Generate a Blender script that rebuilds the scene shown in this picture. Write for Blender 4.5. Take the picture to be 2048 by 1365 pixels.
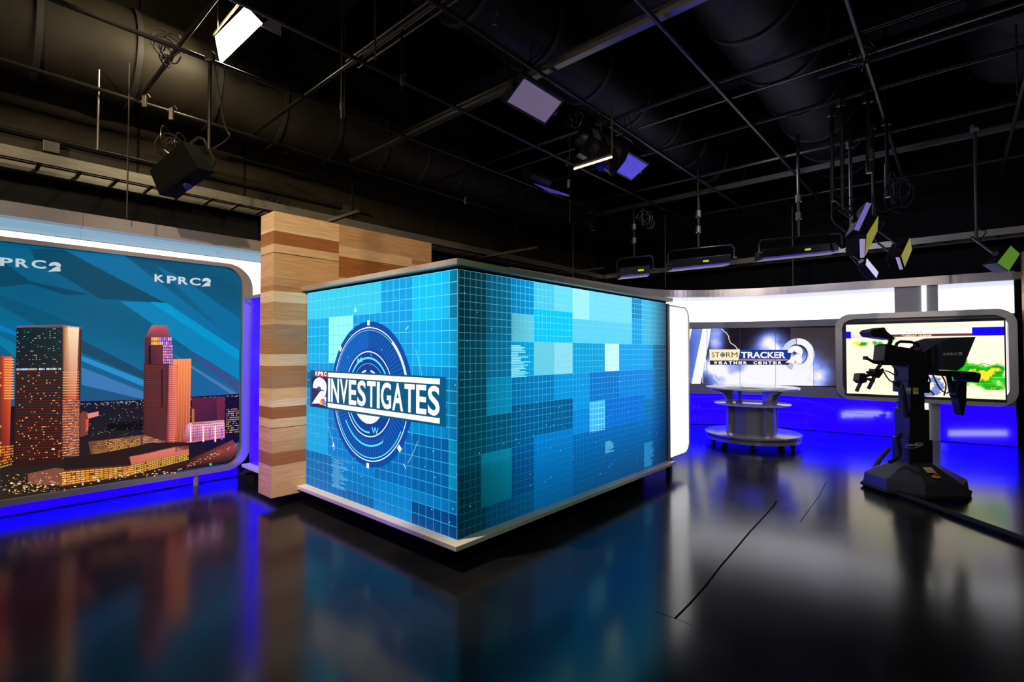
import bpy, bmesh, math, random
from mathutils import Vector, Matrix, noise

# ------------------------------------------------------------------ camera, world, main lights, exposure
for o in list(bpy.data.objects): bpy.data.objects.remove(o)
SC = bpy.context.scene
COL = SC.collection
H = 1.6; FPX = 1000.0; PITCH = 0.0212
cd = bpy.data.cameras.new('camera'); cam = bpy.data.objects.new('camera', cd); COL.objects.link(cam)
cam.location = (0, 0, H); cam.rotation_euler = (math.pi/2+PITCH, 0, 0)
cd.sensor_width = 36.0; cd.lens = 36.0*FPX/2048.0; cd.clip_start = 0.05; cd.clip_end = 100
SC.camera = cam
SC.view_settings.view_transform = 'Standard'; SC.view_settings.look = 'None'
SC.view_settings.exposure = 0.0; SC.view_settings.gamma = 1.0
w = bpy.data.worlds.new('world'); SC.world = w; w.use_nodes = True
w.node_tree.nodes['Background'].inputs[0].default_value = (0.4, 0.45, 0.6, 1)
w.node_tree.nodes['Background'].inputs[1].default_value = 0.0

RD = Vector((0.6648, 0.7470, 0)); LD = Vector((-0.7470, 0.6648, 0)); UP = Vector((0, 0, 1))
def RL(a, b, z=0.0): return RD*a + LD*b + UP*z

def lamp(kind, loc, aim, power, col, size=0.3, size_y=None, spot=60, blend=0.5):
    d = bpy.data.lights.new('studio_lamp', kind); d.energy = power; d.color = col
    if kind == 'AREA':
        d.size = size
        if size_y: d.shape = 'RECTANGLE'; d.size_y = size_y
    elif kind == 'SPOT':
        d.spot_size = math.radians(spot); d.spot_blend = blend; d.shadow_soft_size = size
    else: d.shadow_soft_size = size
    o = bpy.data.objects.new('studio_lamp', d); COL.objects.link(o); o.location = loc
    o.rotation_euler = (Vector(aim)-Vector(loc)).to_track_quat('-Z', 'Y').to_euler()
    return o
WARM = (1.0, 0.72, 0.42)
# theatrical spots and soft lights of the grid, most of them behind and above the camera
lamp('SPOT', (-1.2, -0.6, 4.6), (-2.3, 5.9, 2.2), 1150, (1.0, 0.74, 0.46), 0.05, spot=44)
lamp('SPOT', (-5.0, 0.2, 4.7), (-4.4, 5.6, 2.8), 950, (1.0, 0.78, 0.52), 0.06, spot=60)
lamp('SPOT', (-1.9, 3.1, 5.6), (-1.15, 4.3, 0.2), 1300, (1.0, 0.80, 0.58), 0.06, spot=40)
lamp('SPOT', (-3.4, 3.4, 5.2), (-4.3, 7.6, 4.3), 260, (1.0, 0.78, 0.45), 0.06, spot=40, blend=0.9)  # added spot, carries the work light's throw onto the brown wall
lamp('SPOT', (3.2, 1.6, 4.7), (0.3, 4.2, 1.2), 110, (0.55, 1.0, 0.25), 0.06, spot=40)
lamp('SPOT', (1.2, -0.6, 4.7), (4.0, 8.9, 0.5), 300, (1.0, 0.86, 0.80), 0.10, spot=50)
lamp('SPOT', (8.6, 1.6, 4.6), (7.2, 9.4, 1.8), 260, (0.88, 0.80, 1.0), 0.10, spot=60)
lamp('SPOT', (0.6, 1.5, 4.8), (2.8, 10.5, 3.0), 300, (1.0, 0.80, 0.50), 0.10, spot=44)
lamp('AREA', (3.6, 7.5, 4.3), (6.3, 9.6, 0.8), 40, (0.75, 0.72, 1.0), 0.5)

lamp('SPOT', (-4.7, 1.5, 0.45), (-1.7, 4.8, 0.15), 380, (0.22, 0.0, 1.0), 0.05, spot=36)  # unseen low violet spot, added to tint the ledge fronts purple

# ------------------------------------------------------------------ pixel rays to points at true depth
def ray(px, py):
    u = (px-1024.0)/FPX; v = (682.5-py)/FPX
    return Vector((u, math.cos(PITCH)-v*math.sin(PITCH), math.sin(PITCH)+v*math.cos(PITCH)))
CAMP = Vector((0, 0, H))
def at(px, py, Y):
    d = ray(px, py); return CAMP + d*(Y/d.y)
def atz(px, py, z):
    d = ray(px, py); return CAMP + d*((z-H)/d.z)
def hit(px, py, P0, D):
    """u (along D) and z where the pixel's ray meets the upright plane through P0 along D"""
    d = ray(px, py); n = Vector((-D.y, D.x, 0)); t = (P0-CAMP).dot(n)/d.dot(n)
    q = CAMP + d*t
    return (q-P0).dot(D), q.z

# ------------------------------------------------------------------ materials
MATS = {}
def lin(c):
    f = lambda x: x/12.92 if x <= 0.04045 else ((x+0.055)/1.055)**2.4
    return tuple(f(v/255.0) for v in c[:3])
def mat(name, base=(0.5,0.5,0.5), rough=0.5, metal=0.0, emit=None, es=1.0, spec=0.5, coat=0.0):
    if name in MATS: return MATS[name]
    m = bpy.data.materials.new(name); m.use_nodes = True
    b = m.node_tree.nodes['Principled BSDF']
    b.inputs['Base Color'].default_value = (*base, 1); b.inputs['Roughness'].default_value = rough
    b.inputs['Metallic'].default_value = metal; b.inputs['Specular IOR Level'].default_value = spec
    b.inputs['Coat Weight'].default_value = coat; b.inputs['Coat Roughness'].default_value = 0.05
    if emit: b.inputs['Emission Color'].default_value = (*emit, 1); b.inputs['Emission Strength'].default_value = es
    MATS[name] = m; return m
def noisy(m, scale=(1,1,1), lo=0.8, hi=1.2, rlo=None, rhi=None, bump=0.0, detail=4, nscale=8.0):
    """multiply the base colour by stretched noise; optionally vary roughness / bump"""
    nt = m.node_tree; N = nt.nodes; Lk = nt.links; b = N['Principled BSDF']
    tc = N.new('ShaderNodeTexCoord'); mp = N.new('ShaderNodeMapping'); mp.inputs['Scale'].default_value = scale
    nz = N.new('ShaderNodeTexNoise'); nz.inputs['Scale'].default_value = nscale; nz.inputs['Detail'].default_value = detail
    Lk.new(tc.outputs['Object'], mp.inputs[0]); Lk.new(mp.outputs[0], nz.inputs[0])
    mr = N.new('ShaderNodeMapRange'); mr.inputs[1].default_value = 0.3; mr.inputs[2].default_value = 0.7
    mr.inputs[3].default_value = lo; mr.inputs[4].default_value = hi; Lk.new(nz.outputs[0], mr.inputs[0])
    mx = N.new('ShaderNodeVectorMath'); mx.operation = 'SCALE'
    src = b.inputs['Base Color'].links[0].from_socket if b.inputs['Base Color'].links else None
    if src: Lk.new(src, mx.inputs[0])
    else: mx.inputs[0].default_value = b.inputs['Base Color'].default_value[:3]
    Lk.new(mr.outputs[0], mx.inputs['Scale']); Lk.new(mx.outputs[0], b.inputs['Base Color'])
    if rlo is not None:
        r = N.new('ShaderNodeMapRange'); r.inputs[1].default_value = 0.3; r.inputs[2].default_value = 0.7
        r.inputs[3].default_value = rlo; r.inputs[4].default_value = rhi
        Lk.new(nz.outputs[0], r.inputs[0]); Lk.new(r.outputs[0], b.inputs['Roughness'])
    if bump:
        bp = N.new('ShaderNodeBump'); bp.inputs['Strength'].default_value = bump; bp.inputs['Distance'].default_value = 0.01
        Lk.new(nz.outputs[0], bp.inputs['Height']); Lk.new(bp.outputs[0], b.inputs['Normal'])
    return m
def attr_base(m):
    nt = m.node_tree; a = nt.nodes.new('ShaderNodeVertexColor'); a.layer_name = 'Col'
    nt.links.new(a.outputs[0], nt.nodes['Principled BSDF'].inputs['Base Color']); return m
def screen_mat(name, strength, rough=0.45):
    m = bpy.data.materials.new(name); m.use_nodes = True; nt = m.node_tree; b = nt.nodes['Principled BSDF']
    a = nt.nodes.new('ShaderNodeVertexColor'); a.layer_name = 'Col'
    b.inputs['Base Color'].default_value = (0.004,0.004,0.004,1); b.inputs['Roughness'].default_value = rough
    b.inputs['Specular IOR Level'].default_value = 0.15
    nt.links.new(a.outputs[0], b.inputs['Emission Color']); b.inputs['Emission Strength'].default_value = strength
    MATS[name] = m; return m
M_floor = noisy(mat('polished_black_floor', (0.008,0.008,0.010), 0.14, spec=0.33), (1,1,1), 0.6, 1.5, 0.145, 0.18, 0.004, 5, 1.3)
M_dead  = mat('matt_black_housing', (0.0025,0.0025,0.0025), 0.9, spec=0.05)
M_dbrown= noisy(mat('brown_duct_wrap', (0.021,0.017,0.011), 0.6, spec=0.25), (1,1,1), 0.8, 1.2, nscale=3.0)
M_black = mat('black_wall_paint', (0.006,0.006,0.007), 0.8, spec=0.2)
M_brown = noisy(mat('brown_wall_paint', (0.032,0.025,0.015), 0.7, spec=0.3), (1,1,1), 0.85, 1.1, nscale=2.0)
M_deck  = mat('dark_ceiling_deck', (0.006,0.006,0.0065), 0.9, spec=0.1)
M_duct  = noisy(mat('dark_duct_wrap', (0.007,0.0065,0.0065), 0.5, spec=0.2), (1,1,1), 0.8, 1.2, nscale=3.0)
M_silver= noisy(mat('brushed_silver_laminate', (0.56,0.52,0.48), 0.30, 0.62), (3,3,40), 0.9, 1.08, nscale=6.0)
M_grey  = noisy(mat('grey_metallic_laminate', (0.27,0.265,0.27), 0.4, 0.25), (3,3,40), 0.92, 1.08, nscale=6.0)
M_ledge = mat('pale_ledge_laminate', (0.62,0.58,0.52), 0.35, 0.0)
M_bmet  = mat('black_metal', (0.012,0.012,0.013), 0.4, 0.2, spec=0.35)
M_pipe  = mat('grid_pipe_steel', (0.034,0.031,0.027), 0.3, 0.5)
M_strut = mat('strut_steel', (0.13,0.12,0.105), 0.33, 0.6)
M_tray  = noisy(mat('galvanised_tray', (0.42,0.39,0.33), 0.36, 0.7), (1,1,8), 0.85, 1.1, nscale=6.0)
M_plast = mat('black_plastic', (0.010,0.010,0.012), 0.45, spec=0.5)
M_rub   = mat('black_rubber', (0.008,0.008,0.008), 0.7, spec=0.3)
M_char  = mat('charcoal_shell', (0.035,0.036,0.042), 0.4, spec=0.5)
M_hood  = mat('grey_hood_fabric', (0.028,0.036,0.044), 0.85, spec=0.2)
M_chrome= mat('polished_metal', (0.6,0.58,0.56), 0.15, 1.0)
M_white = mat('backlit_white', (0.5,0.5,0.5), 0.3, emit=(1.0,0.99,1.0), es=1.9)
M_white2= mat('backlit_white_upper', (0.12,0.12,0.12), 0.14, emit=(0.28,0.48,0.66), es=0.8, coat=0.6)
M_white3= mat('backlit_lavender', (0.3,0.3,0.3), 0.2, emit=(0.72,0.74,0.95), es=1.0)
M_strip = mat('light_strip', (0.6,0.6,0.6), 0.3, emit=(0.95,1.0,0.88), es=3.0)
M_blue  = mat('blue_backlit_panel', (0.0,0.0,0.02), 0.05, emit=(0.004,0.0,1.0), es=4.5, spec=0.5)
M_blue2 = mat('blue_backlit_side', (0.0,0.0,0.02), 0.35, emit=(0.012,0.0,1.0), es=4.0, spec=0.3)
M_orange= mat('orange_tag', (0.7,0.25,0.02), 0.5)
M_wood  = noisy(attr_base(mat('layered_wood_veneer', (0.5,0.35,0.2), 0.5, spec=0.3)), (1.2,1.2,60), 0.72, 1.22, detail=6, nscale=3.0)
M_scr   = screen_mat('screen_picture', 1.0)
M_scrb  = screen_mat('screen_picture_bright', 1.25)
M_print = attr_base(mat('printed_marks', (0.5,0.5,0.5), 0.5))

# ------------------------------------------------------------------ mesh builder
class MB:
    def __init__(s, M=None): s.v = []; s.f = []; s.M = M
    def add(s, vs, fs):
        n = len(s.v)
        s.v += [(s.M @ Vector(p)) if s.M else Vector(p) for p in vs]
        s.f += [tuple(i+n for i in f) for f in fs]; return s
    def hexa(s, P):   # 8 points: bottom ring 0-3, top ring 4-7
        return s.add(P, [(0,3,2,1),(4,5,6,7),(0,1,5,4),(1,2,6,5),(2,3,7,6),(3,0,4,7)])
    def box(s, x0, x1, y0, y1, z0, z1):
        return s.hexa([(x0,y0,z0),(x1,y0,z0),(x1,y1,z0),(x0,y1,z0),(x0,y0,z1),(x1,y0,z1),(x1,y1,z1),(x0,y1,z1)])
    def rl(s, a0, a1, b0, b1, z0, z1):
        return s.hexa([RL(a0,b0,z0),RL(a1,b0,z0),RL(a1,b1,z0),RL(a0,b1,z0),RL(a0,b0,z1),RL(a1,b0,z1),RL(a1,b1,z1),RL(a0,b1,z1)])
    def slab(s, P, back):      # polygon P (list of points) extruded by vector back
        n = len(P); P = [Vector(p) for p in P]
        return s.add(P+[p+Vector(back) for p in P], [tuple(range(n)), tuple(range(2*n-1,n-1,-1))]+[(i,i+n,(i+1)%n+n,(i+1)%n) for i in range(n)])
    def tube(s, pts, r, k=8, caps=True, closed=False):
        pts = [Vector(p) for p in pts]; n = len(pts); vs = []; prev = None
        for i, p in enumerate(pts):
            if closed: t = pts[(i+1)%n]-pts[i-1]
            else: t = pts[min(i+1,n-1)]-pts[max(i-1,0)]
            t.normalize()
            if prev is None:
                a = Vector((0,0,1)) if abs(t.z) < 0.9 else Vector((1,0,0)); u = t.cross(a).normalized()
            else:
                u = (prev-t*prev.dot(t)); u = u.normalized() if u.length > 1e-6 else t.cross(Vector((0.3,0.5,0.8))).normalized()
            prev = u; q = t.cross(u); rr = r[i] if isinstance(r,(list,tuple)) else r
            vs += [p+u*(math.cos(2*math.pi*j/k)*rr)+q*(math.sin(2*math.pi*j/k)*rr) for j in range(k)]
        fs = []
        for i in range(n if closed else n-1):
            i2 = (i+1)%n
            for j in range(k): fs.append((i*k+j, i*k+(j+1)%k, i2*k+(j+1)%k, i2*k+j))
        if caps and not closed: fs += [tuple(range(k-1,-1,-1)), tuple(range((n-1)*k, n*k))]
        return s.add(vs, fs)
    def lathe(s, prof, c=(0,0,0), k=48):   # profile [(r,z)], closed with caps at ends
        c = Vector(c); vs = []; n = len(prof)
        for r, z in prof: vs += [c+Vector((math.cos(2*math.pi*j/k)*r, math.sin(2*math.pi*j/k)*r, z)) for j in range(k)]
        fs = []
        for i in range(n-1):
            for j in range(k): fs.append((i*k+j, i*k+(j+1)%k, (i+1)*k+(j+1)%k, (i+1)*k+j))
        fs += [tuple(range(k-1,-1,-1)), tuple(range((n-1)*k, n*k))]
        return s.add(vs, fs)
    def build(s, name, m, parent=None, bevel=0.0, smooth=False, loc=None):
        me = bpy.data.meshes.new(name)
        org = Vector((0,0,0))
        if parent is not None:
            p = parent
            while p is not None: org += p.location; p = p.parent
        loc = Vector(loc) if loc is not None else Vector((0,0,0))
        me.from_pydata([tuple(v-org-loc) for v in s.v], [], s.f); me.update()
        bm = bmesh.new(); bm.from_mesh(me); bmesh.ops.recalc_face_normals(bm, faces=bm.faces); bm.to_mesh(me); bm.free()
        if smooth:
            for p in me.polygons: p.use_smooth = True
            me.set_sharp_from_angle(angle=math.radians(35))
        me.materials.append(m)
        o = bpy.data.objects.new(name, me); COL.objects.link(o); o.location = loc
        if parent is not None: o.parent = parent
        if bevel:
            b = o.modifiers.new('bevel','BEVEL'); b.width = bevel; b.segments = 2; b.limit_method = 'ANGLE'
        return o
def tag(o, label, cat, group=None, kind=None):
    o['label'] = label; o['category'] = cat
    if group: o['group'] = group
    if kind: o['kind'] = kind
    return o
def thing(name, loc, label, cat, group=None):
    o = bpy.data.objects.new(name, None); o.empty_display_size = 0.1; COL.objects.link(o); o.location = loc
    return tag(o, label, cat, group)
def struct(o): o['kind'] = 'structure'; return o
def copy_tree(o, parent=None):
    c = o.copy(); COL.objects.link(c)
    if parent is not None: c.parent = parent
    for ch in list(o.children): copy_tree(ch, c)
    return c

# ------------------------------------------------------------------ flat artwork shown on screens
FONT_CACHE = {}
def glyphs(txt, bold=0.0):
    key = (txt, bold)
    if key in FONT_CACHE: return FONT_CACHE[key]
    cu = bpy.data.curves.new('lettering','FONT'); cu.body = txt; cu.offset = bold; cu.resolution_u = 4; cu.fill_mode = 'FRONT'
    o = bpy.data.objects.new('lettering', cu); COL.objects.link(o); bpy.context.view_layer.update()
    me = o.evaluated_get(bpy.context.evaluated_depsgraph_get()).to_mesh()
    vs = [(v.co.x, v.co.y) for v in me.vertices]; fs = [tuple(p.vertices) for p in me.polygons]
    o.evaluated_get(bpy.context.evaluated_depsgraph_get()).to_mesh_clear()
    bpy.data.objects.remove(o); bpy.data.curves.remove(cu)
    xs = [p[0] for p in vs]; ys = [p[1] for p in vs]; x0,x1,y0,y1 = min(xs),max(xs),min(ys),max(ys)
    r = ([((x-x0)/(x1-x0),(y-y0)/(y1-y0)) for x,y in vs], fs, (x1-x0)/(y1-y0)); FONT_CACHE[key] = r; return r
class Art:
    """coloured flat shapes laid on a surface; mapper(x, y, lift) gives the point in the room"""
    def __init__(s, mapper, step=0.0007): s.mp = mapper; s.step = step; s.L = 1; s.v = []; s.f = []; s.c = []
    def up(s): s.L += 1
    def tr(s, a, b): return a
    def face(s, pts, cols):
        n = len(s.v); s.v += [s.mp(x, y, s.L*s.step) for x, y in pts]; s.f.append(tuple(range(n, n+len(pts))))
        if not isinstance(cols[0], (tuple, list)): cols = [cols]*len(pts)
        s.c += [lin(c) for c in cols]
    def quad(s, x0, y0, x1, y1, c): s.face([(x0,y0),(x1,y0),(x1,y1),(x0,y1)], c)
    def line(s, x0, y0, x1, y1, w, c):
        dx, dy = x1-x0, y1-y0; l = math.hypot(dx,dy) or 1; nx, ny = -dy/l*w/2, dx/l*w/2
        s.face([(x0+nx,y0+ny),(x1+nx,y1+ny),(x1-nx,y1-ny),(x0-nx,y0-ny)], c)
    def poly(s, pts, w, c):
        for a, b in zip(pts[:-1], pts[1:]): s.line(*a, *b, w, c)
    def ring(s, cx, cy, r0, r1, c, a0=0, a1=360, n=None):
        n = n or max(3, int(abs(a1-a0)/6))
        for i in range(n):
            p = math.radians(a0+(a1-a0)*i/n); q = math.radians(a0+(a1-a0)*(i+1)/n)
            P = [(cx+r1*math.cos(p),cy+r1*math.sin(p)),(cx+r1*math.cos(q),cy+r1*math.sin(q))]
            if r0 > 0: P += [(cx+r0*math.cos(q),cy+r0*math.sin(q)),(cx+r0*math.cos(p),cy+r0*math.sin(p))]
            else: P += [(cx,cy)]
            s.face(P, c)
    def text(s, txt, quad, c, bold=0.0):
        """txt fitted into quad = (bottom-left, bottom-right, top-right, top-left)"""
        vs, fs, _ = glyphs(txt, bold); (ax,ay),(bx,by),(cx,cy),(dx,dy) = quad
        def m(u, v): return ((1-u)*(1-v)*ax+u*(1-v)*bx+u*v*cx+(1-u)*v*dx, (1-u)*(1-v)*ay+u*(1-v)*by+u*v*cy+(1-u)*v*dy)
        for f in fs: s.face([m(*vs[i]) for i in f], c)
    def shade(s, x0, y0, x1, y1, nx, ny, fn):   # smooth field fn(x,y) -> sRGB 0..255
        xs = [x0+(x1-x0)*i/nx for i in range(nx+1)]; ys = [y0+(y1-y0)*j/ny for j in range(ny+1)]
        C = [[fn(x,y) for x in xs] for y in ys]
        for j in range(ny):
            for i in range(nx):
                s.face([(xs[i],ys[j]),(xs[i+1],ys[j]),(xs[i+1],ys[j+1]),(xs[i],ys[j+1])], [C[j][i],C[j][i+1],C[j+1][i+1],C[j+1][i]])
    def build(s, name, m, parent):
        org = Vector((0,0,0)); p = parent
        while p is not None: org += p.location; p = p.parent
        me = bpy.data.meshes.new(name); me.from_pydata([tuple(v-org) for v in s.v], [], s.f)
        ca = me.color_attributes.new('Col','FLOAT_COLOR','POINT')
        flat = []
        for c in s.c: flat += [c[0],c[1],c[2],1.0]
        ca.data.foreach_set('color', flat); me.materials.append(m)
        o = bpy.data.objects.new(name, me); COL.objects.link(o); o.parent = parent; return o
def two_logo(A, quad, c, star, shade=None):
    """the station's numeral 2 with a star, drawn in unit square then fitted to quad"""
    (ax,ay),(bx,by),(cx,cy),(dx,dy) = quad
    def m(u, v): return ((1-u)*(1-v)*ax+u*(1-v)*bx+u*v*cx+(1-u)*v*dx, (1-u)*(1-v)*ay+u*(1-v)*by+u*v*cy+(1-u)*v*dy)
    if shade: A.face([m(0.1,0),m(0.98,0),m(0.98,0.7),m(0.1,0.75)], shade); A.up()
    out = []; inn = []
    for i in range(13):
        t = math.radians(190-215*i/12); out.append((0.54+0.46*math.cos(t), 0.66+0.34*math.sin(t)))
    for i in range(13):
        t = math.radians(190-215*i/12); inn.append((0.50+0.13*math.cos(t), 0.60+0.06*math.sin(t)))
    for i in range(12): A.face([m(*out[i]),m(*out[i+1]),m(*inn[i+1]),m(*inn[i])], c)
    A.face([m(0.97,0.52),m(0.62,0.52),m(0.48,0.42),m(0.02,0.02),m(0.5,0.12),m(0.92,0.36)], c)
    A.face([m(0.02,0.02),m(0.62,0.28),m(0.98,0.33),m(0.95,0.0),m(0.52,0.06)], c)
    A.up(); S = []
    for i in range(10):
        r = 0.17 if i%2 == 0 else 0.07; t = math.radians(100+36*i); S.append((0.50+r*math.cos(t), 0.58+r*0.9*math.sin(t)))
    A.face([m(*p) for p in S], star)
# ------------------------------------------------------------------ the room shell
struct(MB().rl(-6.5,14.3,-6.5,8.95,-0.1,0.0).build('floor', M_floor))
struct(MB().rl(-6.5,14.3,-6.5,8.95,7.2,7.4).build('ceiling', M_deck))
struct(MB().rl(-6.5,14.3,8.83,8.95,3.88,7.2).build('wall_left', M_brown))
struct(MB().rl(-6.5,14.1,8.70,8.80,0.0,3.88).build('wall_left', M_black))
struct(MB().rl(14.1,14.3,-6.5,8.83,0.0,7.2).build('wall_back', M_black))
struct(MB().rl(-6.5,14.1,-6.5,-6.3,0.0,7.2).build('wall_right', M_black))
struct(MB().rl(-6.5,-6.3,-6.3,8.70,0.0,7.2).build('wall_front', M_black))
mb = MB()
for a in (-1.2, 0.2, 1.75, 3.2, 5.2): mb.rl(a,a+0.02,8.815,8.83,3.88,7.2)
struct(mb.build('trim_1', M_black))
# seams of the floor sheet
def floor_strip(name, pts, w):
    mb = MB(); P = [Vector((p.x,p.y,0)) for p in pts]
    L, R = [], []
    for i, p in enumerate(P):
        t = (P[min(i+1,len(P)-1)]-P[max(i-1,0)]).normalized(); n = Vector((-t.y,t.x,0))*w/2
        L.append(p+n); R.append(p-n)
    k = len(P)
    mb.add([q+UP*0.0006 for q in L]+[q+UP*0.0006 for q in R]+[q-UP*0.002 for q in L]+[q-UP*0.002 for q in R],
           [(i,i+1,k+i+1,k+i) for i in range(k-1)]+[(2*k+i,3*k+i,3*k+i+1,2*k+i+1) for i in range(k-1)]+
           [(i,2*k+i,2*k+i+1,i+1) for i in range(k-1)]+[(k+i,k+i+1,3*k+i+1,3*k+i) for i in range(k-1)])
    return struct(mb.build(name, M_seam))
M_seam = mat('floor_seam', (0.002,0.002,0.002), 0.9, spec=0.05)
floor_strip('trim_2', [atz(x,y,0) for x,y in ((1350,1238),(1380,1208),(1412,1172),(1440,1135),(1470,1100),(1502,1062),(1530,1032),(1548,1012),(1553,1002))], 0.014)
floor_strip('trim_2', [atz(x,y,0) for x,y in ((1600,1045),(1620,1018),(1640,990),(1652,965))], 0.006)
floor_strip('trim_2', [atz(x,y,0) for x,y in ((1310,1224),(1350,1238),(1385,1252))], 0.003)

# ------------------------------------------------------------------ left video wall with the city picture
WB = 6.836
VW = thing('video_wall', RL(-1.0,WB), 'huge video wall on the left showing a city skyline at dusk over slanting teal beams', 'video wall')
A0 = -5.0
def rr(a0,a1,z0,z1,r,n=8,corners=(1,1,1,1)):   # rounded rectangle, ccw from bottom left; corners bl, br, tr, tl
    P = []
    for (cx,cz,st,k) in ((a0,z0,180,0),(a1,z0,270,1),(a1,z1,0,2),(a0,z1,90,3)):
        if not corners[k]: P.append((cx,cz)); continue
        ox = cx+r if cx == a0 else cx-r; oz = cz+r if cz == z0 else cz-r
        for i in range(n+1):
            t = math.radians(st+90*i/n); P.append((ox+r*math.cos(t), oz+r*math.sin(t)))
    return P
def rl_plate(mb, P, b0, b1):          # polygon in (a,z) at b0, extruded to b1
    return mb.slab([RL(a,b0,z) for a,z in P], LD*(b1-b0))
def frame_ring(mb, Po, Pi, f, back):   # ring between two outlines of equal length; f maps (a,z)->point
    n = len(Po); O = [f(*p) for p in Po]; I = [f(*p) for p in Pi]; bk = Vector(back)
    vs = O+I+[p+bk for p in O]+[p+bk for p in I]; fs = []
    for i in range(n):
        j = (i+1)%n
        fs += [(i,j,n+j,n+i),(2*n+i,3*n+i,3*n+j,2*n+j),(i,2*n+i,2*n+j,j),(n+i,n+j,3*n+j,3*n+i)]
    return mb.add(vs, fs)
mb = MB(); frame_ring(mb, rr(A0,2.585,0.125,2.70,0.30), rr(A0+0.05,2.475,0.185,2.655,0.22), lambda a,z: RL(a,WB-0.06,z), LD*0.14)
mb.build('frame', M_silver, VW)
mb = MB(); rl_plate(mb, rr(A0+0.03,2.49,0.165,2.67,0.22), WB, WB+0.08); scr = mb.build('display', M_plast, VW)
def wpx(x, y, lift):
    a, z = hit(x, y, RL(0,WB), RD); a = min(a, 2.472); return RL(a, WB-lift, z)
def wuv(a, z, lift): return RL(a, WB-lift, z)
random.seed(4)
S = Art(wuv)
PW = rr(A0+0.05,2.472,0.188,2.652,0.22)
def sky(a, z):
    t = max(0,min(1,(z-0.2)/2.4)); k = max(0,min(1,(z-0.7)/1.0))
    r = 46*(1-k)+0*k; g = 82*(1-k)+86*k; b = 138*(1-k)+122*k
    v = (a*0.34+z); 
    n = 0.5+0.5*math.sin(v*5.1+1.0)*math.sin(v*2.3+0.4+a*0.2)
    g += 22*n-6; b += 30*n-8
    return (max(r,0), g, b)
# sky field clipped to the rounded outline
S.shade(A0+0.06,0.41,2.47,2.43,60,22,sky)
S.shade(A0+0.06,2.43,2.25,2.652,56,3,sky); S.shade(A0+0.06,0.19,2.25,0.41,56,2,sky)
for (cx,cz,st) in ((2.252,2.43,0),(2.252,0.41,270)):
    for i in range(8):
        p, q = math.radians(st+90*i/8), math.radians(st+90*(i+1)/8)
        P = [(cx,cz),(cx+0.22*math.cos(p),cz+0.22*math.sin(p)),(cx+0.22*math.cos(q),cz+0.22*math.sin(q))]
        S.face(P, [sky(*x) for x in P])
S2 = Art(wpx); S2.L = 2
# slanting beams: (px polygon, colour)
for P, c in (([(0,575),(0,520),(60,563),(185,590),(130,590),(60,568)], (0,68,100)),
             ([(125,500),(330,606),(200,598),(70,520),(60,498)], (0,72,100)),
             ([(130,500),(250,512),(480,690),(480,718),(330,606)], (0,108,158)),
             ([(310,530),(370,560),(470,632),(480,640),(480,690),(455,672)], (0,105,150)),
             ([(240,603),(335,607),(478,705),(478,760),(380,700)], (0,128,180)),
             ([(300,604),(335,607),(478,702),(478,722)], (0,160,215)),
             ([(0,650),(32,664),(32,672),(0,662)], (0,120,190)),
             ([(0,672),(35,690),(35,720),(0,690)], (0,120,160)),
             ([(0,612),(90,660),(160,652),(60,612),(0,590)], (0,84,118)),
             ([(163,712),(290,762),(290,775),(163,722)], (40,140,205)),
             ([(163,735),(290,785),(290,800),(163,770)], (60,120,180)),
             ([(163,680),(290,745),(290,760),(163,706)], (20,72,104)),
             ([(380,700),(478,765),(478,785),(395,722)], (55,78,130)),
             ([(340,705),(478,790),(478,800),(380,735)], (70,120,170))):
    S2.face(P, c)
S2.up()
def px_text(A, t, x0,y0,x1,y1,h0,h1,c,bold=0.02):    # baseline from (x0,y0) to (x1,y1), heights h0, h1
    A.text(t, ((x0,y0),(x1,y1),(x1,y1-h1),(x0,y0-h0)), c, bold)
px_text(S2,'K',309,563.5,329,566,15,15,(205,215,220),0.03)
for ch,xa,xb in (('P',334,353),('R',356.5,376),('C',379.5,401)):
    px_text(S2,ch,xa,564+(xa-309)*0.075+1,xb,564+(xb-309)*0.075+1,15,15,(205,215,220),0.03)
two_logo(S2, ((402,574.5),(421,573),(422,557),(403,555.5)), (205,215,220), (0,96,140))
S2.L = 3
for ch,xa,xb in (('K',-34,-6),('P',0,26),('R',31,58),('C',63,92)):
    px_text(S2,ch,xa,532+(xa)*0.07,xb,532+(xb)*0.07,17,17,(190,205,212),0.03)
two_logo(S2, ((94,545),(122,543.5),(122,525),(96,524)), (190,205,212), (0,90,130))
# land and lights of the far city
S2.L = 5
S2.face([(0,815),(160,803),(285,800),(478,788),(470,925),(365,942),(0,1001)], [(16,18,34),(18,20,36),(18,20,36),(26,22,44),(20,12,24),(26,16,18),(48,34,24)])
S2.up()
for i in range(420):
    x = random.uniform(160,475); hz = 807-(x-160)*0.05
    y = hz+abs(random.gauss(0,1))*3 if random.random() < 0.45 else random.uniform(hz,hz+70)
    c = random.choice([(255,200,140),(255,230,190),(255,160,110),(255,120,200),(200,220,255),(255,180,90),(120,255,200)])
    s_ = random.uniform(0.4,1.1); S2.quad(x,y,x+s_*1.6,y+s_,c)
S2.face([(215,862),(215,848),(285,842),(285,860)], (6,8,10))
S2.up()
def grid_windows(x0,x1,ytl,ytr,ybl,ybr,nx,ny,cols,p,fx=0.6,fy=0.5):
    for j in range(ny):
        for i in range(nx):
            if random.random() > p: continue
            u0,u1 = (i+0.2)/nx,(i+0.2+fx)/nx; v0,v1 = (j+0.25)/ny,(j+0.25+fy)/ny
            def m(u,v):
                yt = ytl+(ytr-ytl)*u; yb = ybl+(ybr-ybl)*u; return (x0+(x1-x0)*u, yt+(yb-yt)*v)
            S2.face([m(u0,v0),m(u1,v0),m(u1,v1),m(u0,v1)], random.choice(cols))
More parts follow.
